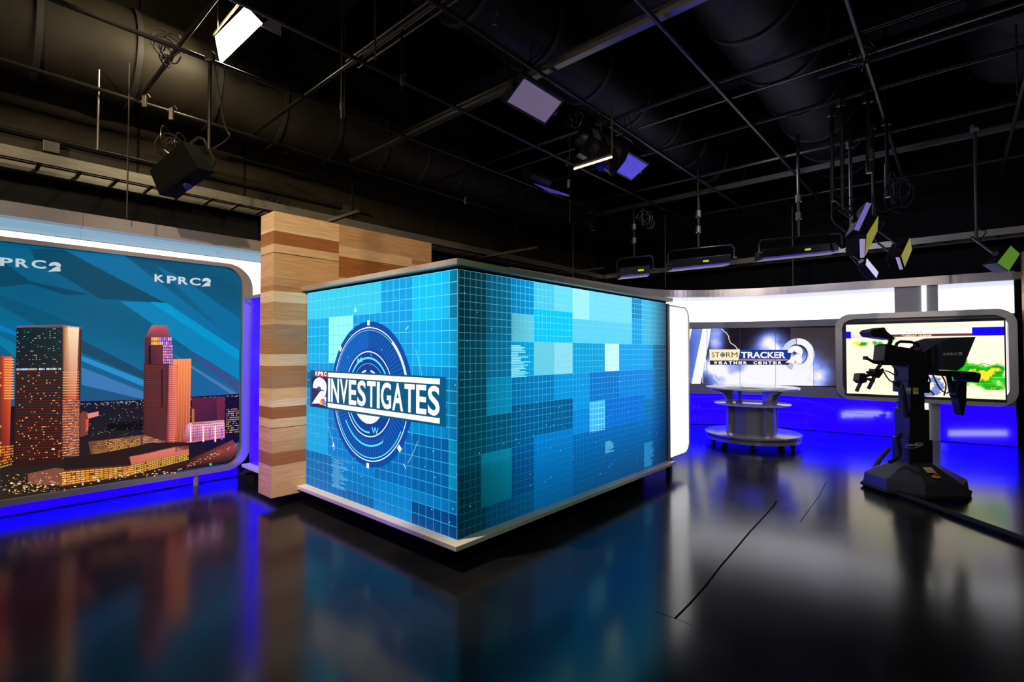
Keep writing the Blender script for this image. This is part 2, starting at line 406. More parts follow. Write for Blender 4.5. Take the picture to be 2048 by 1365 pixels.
# tower at the very left edge
S2.face([(-140,712),(4,712),(4,930),(-140,950)], [(140,60,50),(140,60,50),(80,30,25),(70,30,25)])
S2.face([(4,713),(25,714),(18,925),(4,928)], [(200,70,40),(255,110,50),(150,40,30),(90,30,30)])
S2.up(); grid_windows(4,24,716,717,800,800,1,16,[(255,170,90)],1,1.0,0.45)
grid_windows(-120,4,720,718,920,915,20,24,[(255,150,80),(200,90,50)],0.25)
grid_windows(0,27,892,890,938,930,8,8,[(255,190,60),(230,140,30)],0.85)
S2.up()
# big glass tower
S2.face([(33,656),(125,652),(125,925),(27,935)], [(10,34,42),(16,42,48),(56,22,16),(50,22,18)])
S2.face([(125,652),(135,653),(140,700),(140,800),(125,800)], [(120,70,50),(240,170,120),(255,190,120),(190,80,50),(60,30,20)])
S2.face([(135,653),(158,655),(152,800),(136,803)], [(255,235,200),(255,240,200),(210,90,60),(160,60,40)])
S2.face([(158,655),(163,660),(160,800),(152,800)], [(120,60,40),(40,20,20),(40,16,16),(120,50,40)])
S2.face([(125,800),(160,800),(158,915),(122,922)], [(150,80,70),(110,60,60),(110,70,60),(60,30,24)])
S2.face([(33,656),(35,652),(130,650),(160,654),(163,658),(125,656)], (120,90,120))
S2.up()
grid_windows(33,122,660,656,735,735,26,18,[(150,190,160),(255,180,110),(60,110,110)],0.16,0.7,0.3)
grid_windows(32,122,736,735,742,741,30,1,[(255,235,220),(160,200,255),(255,190,120)],0.9,0.8,0.6)
for j in range(34):
    y = 745+j*5.2; S2.line(31,y,122,y-1,0.9,(110,40,24)); S2.line(125,y,158,y-0.5,1.1,(235,130,80) if j>9 else (255,200,130))
S2.up(); grid_windows(31,122,745,743,925,915,30,34,[(255,150,60),(220,100,40),(255,200,120)],0.13,0.8,0.4)
grid_windows(124,158,800,798,915,908,12,22,[(255,220,190),(230,160,130),(255,170,90)],0.5,0.7,0.3)
for k in range(6): S2.line(136+k*4,655,136+k*3.6,800,0.5,(215,110,70))
# low blocks right of the tower
S2.face([(160,828),(165,823),(176,825),(174,870),(160,875)], (120,62,52)); S2.face([(174,828),(197,823),(197,832),(176,838)], (225,140,125))
S2.face([(171,840),(177,838),(176,862),(171,865)], (255,100,50))
S2.up()
S2.face([(176,884),(300,868),(328,866),(328,892),(182,914)], (110,64,48))
grid_windows(184,280,884,872,910,892,26,7,[(255,215,90),(255,190,70)],0.9,0.8,0.55)
grid_windows(284,328,872,868,895,888,5,7,[(240,180,140)],1.0,1.0,0.5)
# peaked tower and its neighbour
S2.L += 1
S2.face([(289,676),(303,651),(333,651),(341,676)], [(110,52,70),(215,100,110),(190,85,95),(140,60,80)])
S2.face([(289,676),(342,674),(346,728),(289,730)], [(90,40,50),(100,50,70),(110,46,60),(70,30,32)])
S2.face([(287,728),(338,728),(332,884),(286,870)], [(78,34,36),(88,38,38),(78,34,36),(66,28,30)])
S2.face([(338,729),(356,731),(350,888),(332,885)], [(170,70,66),(235,110,90),(215,95,80),(130,50,48)])
S2.face([(344,719),(382,718),(379,884),(352,888)], [(255,150,90),(255,160,90),(120,50,44),(100,40,40)])
S2.up()
grid_windows(301,318,673,673,690,690,4,2,[(255,170,60),(255,200,90)],1,0.8,0.8); grid_windows(318,343,673,673,690,690,6,2,[(150,110,255),(255,190,200),(190,150,255)],1,0.7,0.8)
grid_windows(325,345,690,690,728,728,5,7,[(210,140,240),(255,170,220),(160,120,255)],1,0.7,0.7)
S2.quad(297,692,301,729,(20,8,12)); S2.quad(322,738,325,815,(20,6,10))
for j in range(40):
    y = 733+j*3.8; S2.line(289,y,331,y+0.5,0.8,(118,58,52)); S2.line(337,y,353,y+0.5,1.1,(255,150,130))
for k in range(10): S2.line(354+k*2.9,721,353+k*2.7,884,0.9,(255,150,70) if k%2 else (255,90,60))
# blocks at the right edge
S2.L += 1
S2.face([(383,796),(433,795),(448,793),(450,845),(385,850)], [(90,30,50),(90,30,52),(60,18,36),(44,14,30),(80,26,46)])
S2.face([(433,795),(449,794),(449,838),(433,842)], (120,42,66)); 
S2.quad(451,794,478,885,(14,8,22)); grid_windows(451,477,818,816,868,866,8,12,[(255,210,120),(255,180,90)],0.7,0.8,0.4)
S2.face([(369,852),(380,846),(448,840),(449,876),(376,886),(366,884)], [(190,90,100),(245,170,190),(255,200,215),(235,120,160),(240,150,180),(150,60,70)])
S2.up(); grid_windows(380,448,852,846,880,872,16,5,[(110,60,80)],1,0.5,0.4)
for x in (381,406,430): S2.quad(x-1.5,852,x+1.5,884,(255,245,255))
for x in (394,419,443): S2.quad(x-1.2,856,x+1.2,880,(120,100,255))
S2.quad(383,818,388,848,(180,110,60))
# long station building in front
S2.L += 1
S2.face([(127,916),(220,904),(300,886),(365,885),(378,890),(262,914),(258,934),(128,942)], [(40,24,22)]*8)
S2.face([(258,914),(350,894),(377,892),(377,906),(262,930)], [(205,110,90),(225,125,105),(205,100,85),(205,110,90),(200,105,85)])
S2.face([(350,895),(377,890),(377,898),(350,905)], (84,34,34))
S2.face([(55,948),(110,936),(128,938),(128,972),(57,968)], (130,76,62))
S2.face([(127,940),(262,930),(378,905),(375,920),(262,952),(120,974)], (110,62,30))
S2.up(); grid_windows(122,262,944,932,972,950,15,6,[(255,190,80),(255,165,60)],0.95,0.85,0.55)
grid_windows(262,377,930,905,950,920,34,5,[(255,215,90),(255,200,70)],0.98,0.62,0.6)
S2.face([(262,954),(375,921),(465,880),(473,892),(473,905),(460,922),(370,938),(262,960)], [(40,22,22),(60,30,26),(120,50,34),(150,70,40),(60,30,30),(36,20,24),(36,20,24),(40,24,24)])
S2.up()
for i in range(90):
    t = random.random(); x = 372+100*t; y = 932-44*t+random.uniform(-3,6); S2.quad(x,y,x+1.6,y+0.8,random.choice([(255,60,30),(255,150,60),(255,230,200)]))
for i in range(150):
    x = random.uniform(0,150); y = random.uniform(950,990)-x*0.08; S2.quad(x,y,x+random.uniform(1,4),y+random.uniform(0.7,1.6),random.choice([(255,210,120),(255,170,80),(255,240,200),(90,120,40),(200,90,40)]))
for i in range(70):
    x = random.uniform(10,370); y = 986-x*0.13+random.uniform(-10,6); S2.quad(x,y,x+random.uniform(2,5),y+random.uniform(1,2.4),random.choice([(255,235,190),(255,205,110),(255,180,70)]))
for x,y in ((103,757),(20,965),(102,968),(185,954),(35,966)): S2.quad(x,y+(140 if y==757 else 0),x+6,y+3+(140 if y==757 else 0),(255,235,190))
S2.quad(418,927,423,931,(60,220,150))
S.v += S2.v; n0 = len(S.v)-len(S2.v); S.f += [tuple(i+n0 for i in f) for f in S2.f]; S.c += S2.c
S.build('skyline_picture', M_scr, scr)
# wall around the screen: low blue panel, shadow gap, two lit bands, header
mb = MB().rl(A0,2.46,WB+0.03,WB+0.10,0.02,0.16)
tag(mb.build('blue_plinth', M_blue), 'glowing blue plinth running along the floor under the skyline video wall', 'plinth')
def post(a, label):
    o = MB().tube([RL(a,WB-0.02,0.0),RL(a,WB-0.02,0.13)],0.03,12).build('support_post', M_grey, smooth=True)
    tag(o, label, 'post', 'posts under the skyline video wall')
post(1.98,'short grey support post under the skyline video wall, nearer the wood pillar side')
post(-0.9,'short grey support post under the skyline video wall near its left end')
M_wall = mat('set_wall_core', (0.03,0.03,0.03), 0.7)
mb = MB().rl(A0,3.4,WB+0.12,WB+0.22,0.0,2.98); struct(mb.build('wall_left', M_wall))
mb = MB()
LB = thing('light_band', RL(-1,WB+0.1,2.8), 'white backlit band with frosted upper strip above the skyline video wall', 'light panel')
for a0,a1 in ((A0,-2.45),(-2.44,0.9),(0.905,2.535),(2.545,3.3)):
    z0 = 2.30 if a0 > 2.5 else (2.60 if a0 > 0.9 or a1 < 1 else 2.6)
    MB().rl(a0,a1,WB+0.08,WB+0.12,2.0 if a0 > 2.5 else 2.62,2.782).build('white_panel', M_white, LB)
    MB().rl(a0,a1,WB+0.08,WB+0.12,2.795,2.905).build('frosted_panel', M_white2, LB)
MB().rl(2.38,2.535,WB+0.081,WB+0.12,2.3,2.62).build('white_panel', M_white, LB)
HDL = thing('header_fascia', RL(-1,WB,2.97), 'brushed metal header fascia running above the skyline video wall', 'fascia')
for a0,a1 in ((A0,-1.9),(-1.897,0.897),(0.9,3.4)):
    MB().rl(a0,a1,WB-0.06,WB+0.22,2.905,3.045).build('fascia_panel', M_silver, HDL)

# ------------------------------------------------------------------ wooden fin wall
AW, BW, ZW = 2.18, 5.196, 3.04
WOODP = {}
def wood_wall():
    random.seed(11)
    T = {'L':(196,160,118),'l':(208,178,140),'B':(150,98,58),'b':(168,124,84),'K':(70,44,26),'w':(216,196,168),'t':(182,146,108),'g':(160,128,100)}
    def layers(spec, z1=ZW):
        out = []; z = z1
        for ch, h in spec: out.append((z-h, z, T[ch])); z -= h
        return out
    s1 = [('l',0.175),('w',0.025),('B',0.135),('l',0.085),('K',0.008),('L',0.25),('t',0.08),('b',0.06),('w',0.11),('t',0.18),('L',0.05),('g',0.17),('b',0.14),('w',0.12),('b',0.05),('g',0.18),('l',0.12),('w',0.07),('B',0.12),('l',0.09),('K',0.006),('L',0.13),('t',0.12),('B',0.13),('L',0.32)]
    s2 = [('t',0.24),('l',0.12),('B',0.24),('l',0.20),('t',0.06),('L',0.2),('b',0.1),('l',0.3),('B',0.2),('L',0.3),('t',0.3),('l',0.4),('b',0.38)]
    s3 = [('t',0.26),('b',0.06),('l',0.2),('t',0.3),('l',0.3),('B',0.3),('L',0.5),('t',0.5),('l',0.62)]
    vs, fs, cs = [], [], []
    def q(P, c):
        n = len(vs); vs.extend(P); fs.append((n,n+1,n+2,n+3)); cs.extend([lin(c)]*4)
    segs = [(AW,2.90,s1),(2.90,3.91,s2),(3.91,4.23,s3)]
    for a0,a1,sp in segs:
        for z0,z1,c in layers(sp):
            z0 = max(z0,0)
            if z1 <= 0: continue
            q([RL(a0,BW,z0),RL(a1,BW,z0),RL(a1,BW,z1),RL(a0,BW,z1)],c); q([RL(a1,BW+0.32,z0),RL(a0,BW+0.32,z0),RL(a0,BW+0.32,z1),RL(a1,BW+0.32,z1)],c)
            if a0 == AW: q([RL(a0,BW+0.32,z0),RL(a0,BW,z0),RL(a0,BW,z1),RL(a0,BW+0.32,z1)],c)
            if a1 == 4.23: q([RL(a1,BW,z0),RL(a1,BW+0.32,z0),RL(a1,BW+0.32,z1),RL(a1,BW,z1)],c)
        q([RL(a0,BW,ZW),RL(a1,BW,ZW),RL(a1,BW+0.32,ZW),RL(a0,BW+0.32,ZW)],T['L'])
    org = RL(AW,BW)
    me = bpy.data.meshes.new('wood_fin_wall'); me.from_pydata([tuple(v-org) for v in vs],[],fs)
    ca = me.color_attributes.new('Col','FLOAT_COLOR','POINT'); flat = []
    for c in cs: flat += [*c,1.0]
    ca.data.foreach_set('color',flat); me.materials.append(M_wood)
    o = bpy.data.objects.new('wood_fin_wall', me); COL.objects.link(o); o.location = org
    tag(o, 'tall wall of layered tan and brown wood veneer standing behind the blue grid video cube', 'wall panel')
wood_wall()

# ------------------------------------------------------------------ the blue grid video cube
AC, BC, AD = 2.536, 2.806, 6.176
Z0, Z1 = 0.195, 2.222
CUBE = thing('video_cube', RL(4.3,4.0), 'large video cube with blue grid picture and pale ledges in the middle of the studio', 'video cube')
MB().rl(AC+0.04,AD,BC+0.04,BW-0.02,Z0,Z1).build('cabinet', M_plast, CUBE)
MB().rl(AC+0.32,AD-0.02,BC+0.32,BW-0.06,0.0,Z0-0.03).build('recessed_base', M_rub, CUBE)
mb = MB()   # pale ledge under the screens and lid above, L-shaped rings
O = 0.095
for z0,z1,nm,mm in ((Z0-0.038,Z0-0.001,'ledge',M_ledge),(Z1+0.022,Z1+0.068,'lid',M_silver)):
    e = O if nm == 'ledge' else 0.07
    P = [RL(AC-e,BC-e),RL(AD+(0.03 if nm=='lid' else 0.02),BC-e),RL(AD+0.02,BW-0.03),RL(AC-e,BW-0.003)]
    MB().hexa([p+UP*z0 for p in P]+[p+UP*z1 for p in P]).build(nm, mm, CUBE, bevel=0.003)
MB().rl(AC+0.01,AD,BC+0.01,BW-0.03,Z1,Z1+0.022).build('shadow_gap', M_rub, CUBE)
dl = MB().rl(AC,AC+0.04,BC,BW-0.02,Z0,Z1).build('display', M_plast, CUBE)
dr = MB().rl(AC+0.041,AD,BC,BC+0.04,Z0,Z1).build('display', M_plast, CUBE)
LP0, RP0 = RL(AC,BW), RL(AC,BC)
def fl(u, z, lift): return LP0 - LD*u - RD*lift + UP*z
def fr(u, z, lift): return RP0 + RD*u - LD*lift + UP*z
def rects(lst, P0, D):
    out = []
    for x0,y0,x1,y1,c in lst:
        a = hit(x0,y0,P0,D); b = hit(x1,y1,P0,D); out.append((a[0],b[1],b[0],a[1],c))
    return out
def mosaic(A, U0, U1, cell, tiles, base, vig):  # vig puts off-axis LED dimming into the cell colours
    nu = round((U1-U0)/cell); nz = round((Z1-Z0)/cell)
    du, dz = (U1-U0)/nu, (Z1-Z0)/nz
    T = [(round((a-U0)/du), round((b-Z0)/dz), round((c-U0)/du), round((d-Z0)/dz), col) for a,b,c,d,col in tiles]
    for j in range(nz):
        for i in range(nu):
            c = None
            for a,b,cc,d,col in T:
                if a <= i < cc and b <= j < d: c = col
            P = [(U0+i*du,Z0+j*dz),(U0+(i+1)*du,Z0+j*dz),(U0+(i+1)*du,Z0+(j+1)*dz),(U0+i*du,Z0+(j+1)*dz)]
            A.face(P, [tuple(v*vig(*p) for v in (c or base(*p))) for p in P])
    return du, dz, nu, nz
def gridlines(A, U0, U1, du, dz, nu, nz, w, colf):
    A.up()
    for i in range(nu+1):
        x = U0+i*du
        for k in range(12):
            za, zb = Z0+(Z1-Z0)*k/12, Z0+(Z1-Z0)*(k+1)/12
            A.face([(x-w/2,za),(x+w/2,za),(x+w/2,zb),(x-w/2,zb)], [colf(x,za)]*2+[colf(x,zb)]*2)
    A.up()
    for j in range(nz+1):
        z = Z0+j*dz
        for k in range(16):
            ua, ub = U0+(U1-U0)*k/16, U0+(U1-U0)*(k+1)/16
            A.face([(ua,z-w/2),(ub,z-w/2),(ub,z+w/2),(ua,z+w/2)], [colf(ua,z),colf(ub,z),colf(ub,z),colf(ua,z)])
def lerp(a, b, t): t = max(0,min(1,t)); return tuple(x+(y-x)*t for x,y in zip(a,b))
# --- left face
UL = BW-BC
LT = rects([(612,585,762,636,(48,190,222)),(762,548,823,632,(0,150,214)),(823,535,899,640,(10,182,236)),(897,530,918,640,(0,132,176)),
            (612,636,657,735,(0,160,214)),(657,640,706,733,(140,232,236)),(706,636,823,735,(0,148,214)),(823,640,918,745,(0,164,224)),
            (612,735,918,815,(0,98,140)),(820,745,918,850,(0,120,176)),(612,820,655,905,(0,150,208)),(655,820,745,965,(0,112,186)),
            (745,860,820,1000,(0,96,168)),(745,950,820,1035,(0,116,186)),(820,860,895,990,(0,88,152)),(895,868,918,990,(0,146,196)),
            (818,995,918,1078,(0,62,126)),(612,905,680,985,(0,94,160)),(680,965,745,1010,(0,84,150))], LP0, -LD)
AL = Art(fl)
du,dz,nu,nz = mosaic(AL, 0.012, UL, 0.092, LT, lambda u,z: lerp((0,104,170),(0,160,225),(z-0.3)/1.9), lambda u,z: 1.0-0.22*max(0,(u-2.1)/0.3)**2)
gridlines(AL, 0.012, UL, du,dz,nu,nz, 0.0048, lambda u,z: lerp((40,160,205),(95,215,240),(z-0.4)/1.7))
AL.up()
CX, CZ = UL/2, 1.215
AL.ring(CX,CZ,0,0.66,(0,66,150),n=60); AL.up()
for i in range(60): # darker top left quarter of the dial
    pass
AL.ring(CX,CZ,0.0,0.58,(0,84,172),90,180); AL.up()
for i in range(84):
    t = math.radians(i*360/84); c0,s0 = math.cos(t),math.sin(t); c1,s1 = math.cos(t+0.05),math.sin(t+0.05)
    AL.line(CX+0.42*c1,CZ+0.42*s1,CX+0.585*c0,CZ+0.585*s0,0.0045,(20,120,200))
AL.up(); W_ = (225,245,250); CY_ = (90,215,240)
AL.ring(CX,CZ,0.0,0.40,(0,58,138),n=48); AL.up()
AL.ring(CX,CZ,0.598,0.607,W_,n=90); AL.ring(CX,CZ,0.578,0.583,(120,200,235),20,160,n=50)
AL.ring(CX,CZ,0.580,0.607,W_,-5,52,n=20); AL.ring(CX,CZ,0.57,0.58,CY_,190,330,n=40)
AL.ring(CX,CZ,0.380,0.390,W_,n=60); AL.ring(CX,CZ,0.318,0.336,CY_,0,180,n=40); AL.ring(CX,CZ,0.34,0.355,CY_,200,275,n=20)
AL.ring(CX,CZ,0.275,0.280,(110,200,235),-20,200,n=40); AL.ring(CX,CZ,0.205,0.222,W_,12,80); AL.ring(CX,CZ,0.205,0.222,W_,100,168)
AL.ring(CX,CZ,0.195,0.270,W_,205,335,n=30); AL.ring(CX,CZ,0.46,0.475,CY_,215,300,n=20)
for sx in (-1,1):
    P = [(CX+sx*0.27,CZ+0.155),(CX+sx*0.19,CZ+0.145),(CX+sx*0.26,CZ+0.05)]; AL.poly(P+[P[0]],0.012,W_)
AL.up()
AL.quad(CX-0.02,CZ+0.625,CX+0.02,CZ+0.67,W_); AL.quad(CX-0.045,CZ+0.598,CX+0.045,CZ+0.61,W_); AL.quad(CX-0.02,CZ-0.67,CX+0.02,CZ-0.625,W_)
for t in (140,-42):
    c0,s0 = math.cos(math.radians(t)),math.sin(math.radians(t)); AL.line(CX+0.62*c0,CZ+0.62*s0,CX+0.67*c0,CZ+0.67*s0,0.045,W_)
for t0,t1 in ((8,30),(205,222),(318,335)): AL.ring(CX,CZ,0.80,0.804,(150,220,240),t0,t1)
px_l = lambda x,y: hit(x,y,LP0,-LD)
for x,y in ((712,620),(668,890)):
    u,z = px_l(x,y); AL.face([(u-0.022,z-0.02),(u+0.022,z-0.02),(u,z+0.03)],W_)
for x0,y0,x1,y1 in ((812,661,818,653),(670,896,668,901),(808,928,813,938)):
    AL.line(*px_l(x0,y0),*px_l(x1,y1),0.006,W_)
AL.text('M',((CX-0.19,CZ+0.27),(CX-0.10,CZ+0.29),(CX-0.11,CZ+0.335),(CX-0.18,CZ+0.32)),CY_,0.01)
AL.text('W',((CX+0.06,CZ-0.35),(CX+0.17,CZ-0.35),(CX+0.17,CZ-0.29),(CX+0.06,CZ-0.29)),CY_,0.01)
random.seed(8)
for i in range(60):
    u, z = random.uniform(0.05,UL), random.uniform(0.3,2.1); AL.quad(u,z,u+0.008,z+0.008,(170,235,245))
for i in range(26):
    z = 0.27+i*0.011; l = random.uniform(0.1,0.5); AL.quad(0.62-l*0.2,z,0.62+l*0.6,z+0.003,(120,200,235))
AL.up()
AL.quad(0.10,1.022,2.27,1.405,(0,80,118)); AL.up()
AL.quad(0.47,1.345,2.197,1.39,(252,244,238)); AL.quad(0.47,1.042,2.197,1.084,(252,244,238))
x = 0.475; TXT = 'INVESTIGATES'
wd = {'I':0.05,'N':0.17,'V':0.165,'E':0.15,'S':0.165,'T':0.16,'G':0.175,'A':0.175}
tot = sum(wd[c] for c in TXT)+0.022*11; k_ = (2.195-0.475)/tot
for c in TXT:
    w_ = wd[c]*k_; AL.text(c,((x,1.098),(x+w_,1.098),(x+w_,1.332),(x,1.332)),(252,244,238),0.022); x += w_+0.022*k_
AL.quad(0.205,1.345,0.452,1.402,(205,24,30)); AL.quad(0.135,1.03,0.455,1.340,(24,34,92)); AL.up()
for i,c in enumerate('KPRC'): AL.text(c,((0.212+i*0.060,1.352),(0.264+i*0.060,1.352),(0.264+i*0.060,1.394),(0.212+i*0.060,1.394)),(255,250,250),0.04)
two_logo(AL,((0.135,1.05),(0.448,1.05),(0.448,1.335),(0.135,1.335)),(250,244,240),(44,70,120))
AL.up(); cw = [(250,190,40),(245,120,40),(225,40,60),(110,90,200),(30,120,220),(40,170,80)]
for i,c in enumerate(cw):
    t = math.radians(165-30*i); p,q = t+0.24,t-0.24
    AL.face([(0.375,1.055),(0.375+0.07*math.cos(q),1.06+0.065*math.sin(q)),(0.375+0.07*math.cos(p),1.06+0.065*math.sin(p))],c)
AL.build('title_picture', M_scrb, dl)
# --- right face
UR = AD-AC-0.04
RT = rects([(918,540,968,1078,(0,78,100)),(968,548,1020,760,(0,112,158)),(1020,556,1067,628,(0,140,205)),(1067,560,1107,617,(70,190,226)),
            (1107,566,1144,624,(100,206,234)),(1144,572,1180,636,(150,224,242)),(1180,576,1265,690,(112,206,238)),(1020,628,1067,688,(92,192,216)),
            (1067,620,1144,688,(0,186,240)),(1144,632,1262,691,(88,194,230)),(1262,640,1285,692,(0,150,218)),(1285,600,1330,692,(60,170,214)),
            (1020,688,1066,755,(0,150,206)),(1066,690,1107,752,(96,190,212)),(1107,690,1144,750,(128,206,222)),(1144,692,1208,750,(0,150,206)),
            (1208,692,1237,746,(190,242,240)),(1237,692,1308,745,(0,148,220)),(968,760,1020,838,(0,140,188)),(1020,757,1106,838,(0,112,174)),
            (1106,754,1144,818,(0,138,206)),(1144,752,1178,818,(0,138,208)),(1178,748,1238,806,(0,106,190)),(1238,744,1308,800,(0,120,205)),
            (1020,818,1144,880,(0,84,136)),(968,838,1020,905,(0,84,120)),(1144,818,1178,880,(0,124,206)),(1178,805,1209,866,(40,170,230)),
            (1209,800,1290,880,(0,100,196)),(1288,838,1330,900,(0,62,150)),(966,910,1020,995,(0,136,166)),(1020,900,1064,980,(0,80,142)),
            (1064,880,1144,990,(0,112,188)),(1144,872,1330,960,(0,98,172))], RP0, RD)
AR = Art(fr)
def vr(u,z):  # darkening of the corner and ends by viewing angle, baked into the picture
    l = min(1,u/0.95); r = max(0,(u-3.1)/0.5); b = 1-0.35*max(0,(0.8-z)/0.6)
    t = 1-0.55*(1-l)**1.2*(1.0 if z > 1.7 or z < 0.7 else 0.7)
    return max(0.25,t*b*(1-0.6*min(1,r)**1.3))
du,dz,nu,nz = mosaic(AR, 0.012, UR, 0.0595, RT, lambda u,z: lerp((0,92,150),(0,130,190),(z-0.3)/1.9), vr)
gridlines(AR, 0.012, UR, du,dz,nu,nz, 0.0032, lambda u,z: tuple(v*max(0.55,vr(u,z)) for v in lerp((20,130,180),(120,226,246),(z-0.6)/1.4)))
AR.up(); px_r = lambda x,y: hit(x,y,RP0,RD)
random.seed(3)
for i in range(20):
    x1 = random.uniform(1035,1060); y = 692+i*3.3; a = px_r(1022,y); b = px_r(x1,y); AR.quad(a[0],a[1]-0.004,b[0],a[1]+0.004,(140,225,240))
for i in range(26):
    y = 888+i*1.9; a = px_r(1288,y); b = px_r(1300+random.uniform(0,8),y-2); AR.quad(a[0],a[1]-0.002,b[0],a[1]+0.002,(60,160,220))
for i in range(12):
    a = px_r(1210,885+i*2); b = px_r(1216+random.uniform(0,12),885+i*2); AR.quad(a[0],a[1]-0.002,b[0],a[1]+0.002,(110,200,240))
for i in range(6):
    x = 1180+i*5.6; AR.line(*px_r(x,806),*px_r(x,868-(i*1.4)),0.006,(150,215,235)); y = 808+i*11; AR.line(*px_r(1179,y),*px_r(1209,y-4),0.006,(150,215,235))
for i in range(90):
    u, z = random.uniform(0.05,UR), random.uniform(0.3,2.15); AR.quad(u,z,u+0.006,z+0.006,(180,235,245))
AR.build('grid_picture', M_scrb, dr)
# metal upright and white lit fin
MB().rl(AD+0.002,AD+0.055,BC-0.012,BC+0.10,Z0,Z1).build('end_upright', M_grey, CUBE)
FIN = thing('light_fin', RL(6.5,BC), 'white glowing fin panel with rounded corners at the cube end away from the camera', 'light panel')
F0, F1 = AD+0.06, AD+0.70
Po = rr(F0,F1,Z0+0.01,Z1-0.01,0.17,8,(0,1,1,0)); Pi = rr(F0+0.001,F1-0.045,Z0+0.03,Z1-0.03,0.14,8,(0,1,1,0))
frame_ring(MB(), Po, Pi, lambda a,z: RL(a,BC-0.012,z), LD*0.16).build('frame', M_silver, FIN)
zs = [Z0+0.032]; 
for y in (872,786,774,697,665): zs.append(px_r(1340,y)[1])
zs.append(Z1-0.032)
full = rr(F0+0.003,F1-0.047,Z0+0.032,Z1-0.032,0.14,8,(0,1,1,0))
for z0,z1 in zip(zs[:-1],zs[1:]):
    L_ = [(a,z) for a,z in full if z0 <= z <= z1]
    rt = F1-0.047
    P = [(F0+0.003,z0+0.004)]
    right = [(a,z) for a,z in full if a > F0+0.01 and z0+0.004 < z < z1-0.004]
    lowx = max([a for a,z in full if abs(z-z0) < 1e-6], default=rt); hix = max([a for a,z in full if abs(z-z1) < 1e-6], default=rt)
    P += [(lowx,z0+0.004)]+right+[(hix,z1-0.004),(F0+0.003,z1-0.004)]
    rl_plate(MB(), P, BC+0.0, BC+0.12).build('white_panel', M_white, FIN)
MB().rl(F0+0.10,F0+0.16,BC+0.04,BC+0.10,0.0,Z0+0.02).build('foot', M_bmet, FIN)

# side wing: blue panel between wood pillar and skyline wall
WING = thing('blue_side_wing', RL(AC,6.1), 'glowing deep blue panel between the wood wall and the skyline video wall', 'light panel')
b0, b1 = BW+0.325, WB-0.13
MB().rl(AC-0.09,AC+0.4,b0,b1,Z0-0.038,Z0-0.001).build('ledge', M_ledge, WING, bevel=0.003)
MB().rl(AC-0.09,AC+0.4,b0,b1,Z1+0.03,Z1+0.068).build('lid', M_silver, WING, bevel=0.003)
MB().rl(AC+0.03,AC+0.4,b0,b1,Z0,Z1+0.03).build('cabinet', M_plast, WING)
for x0,x1 in ((b0,b1-0.12),(b1-0.112,b1-0.004)):
    MB().rl(AC,AC+0.03,x0,x1,Z0,Z1+0.028).build('blue_panel', M_blue2, WING)
MB().slab([RL(AC-0.001,b0+0.62,Z1-0.1),RL(AC-0.001,b0+0.60,Z1-0.1),RL(AC-0.001,b0+0.05,Z0+0.05),RL(AC-0.001,b0+0.07,Z0+0.05)],RD*-0.0015).build('seam', M_plast, WING)
MB().rl(AC+0.3,AC+0.38,b0,b1,0.0,Z0-0.04).build('recessed_base', M_rub, WING)

# ------------------------------------------------------------------ curved back set wall
KEY = [(-0.1,8.05),(0.62,8.77),(1.62,9.75),(2.55,10.6),(3.35,11.02),(4.15,11.07),(4.95,10.86),(5.65,10.52),(6.65,9.77),(7.25,9.32),(7.75,8.94),(8.46,8.41)]
def catmull(P, n=8):
    out = []
    for i in range(len(P)-1):
        p0 = P[max(i-1,0)]; p1 = P[i]; p2 = P[i+1]; p3 = P[min(i+2,len(P)-1)]
        for k in range(n):
            t = k/n
            out.append(tuple(0.5*((2*b)+(-a+c)*t+(2*a-5*b+4*c-d)*t*t+(-a+3*b-3*c+d)*t**3) for a,b,c,d in zip(p0,p1,p2,p3)))
    out.append(P[-1]); return out
CV = [Vector((x,y,0)) for x,y in catmull(KEY)]
NV = []
for i in range(len(CV)):
    t = (CV[min(i+1,len(CV)-1)]-CV[max(i-1,0)]).normalized(); NV.append(Vector((t.y,-t.x,0)))   # towards the room
def sweep(mb, i0, i1, z0, z1, d0, d1, lean=0.0):   # band between samples, from offset d0 (back) to d1 (front)
    n = i1-i0+1; vs = []
    for i in range(i0,i1+1):
        a, b = CV[i]+NV[i]*d1, CV[i]+NV[i]*d0
        ln = NV[i]*-lean*(z1-z0); l0 = NV[i]*-lean*z0 if lean else Vector((0,0,0))
        vs += [a+l0+UP*z0,a+l0+ln+UP*z1,b+l0+ln+UP*z1,b+l0+UP*z0]
    fs = []
    for k in range(n-1):
        for j in range(4): fs.append((4*k+j,4*k+(j+1)%4,4*k+4+(j+1)%4,4*k+4+j))
    fs += [(3,2,1,0),tuple(range(4*n-4,4*n))]
    return mb.add(vs, fs)
def idx_px(px):    # sample index nearest to the picture column
    r = (px-1024)/FPX; return min(range(len(CV)), key=lambda i: abs(CV[i].x/CV[i].y-r))
NE = len(CV)-1
iA = idx_px(1796); iB = idx_px(1884); iF = idx_px(1690)
struct(sweep(MB(),0,NE,0.0,2.93,-0.30,-0.13).build('wall_back', M_wall))
LEAN = 0.155  # backward tilt chosen so the blue panels mirror the added bars
BWALL = thing('curved_set_wall', CV[60], 'curved back set wall with white glowing upper band and glowing blue lower panels', 'set wall')
for k,(i,j) in enumerate(((0,24),(24,iA),(iB,NE))):
    sweep(MB(),i,j,0.015,0.40,0.03,0.06,LEAN).build('blue_panel', M_blue, BWALL)
    sweep(MB(),i,j,0.405,0.675,0.03,0.06,LEAN).build('blue_panel', M_blue, BWALL)
    sweep(MB(),i,j,2.25,2.715,-0.05,0.02).build('white_panel', M_white, BWALL)
    sweep(MB(),i,j,2.725,2.80,-0.05,0.02).build('frosted_panel', M_white3, BWALL)
sweep(MB(),0,iA,0.675,0.885,-0.05,0.015).build('grey_rail', M_grey, BWALL)
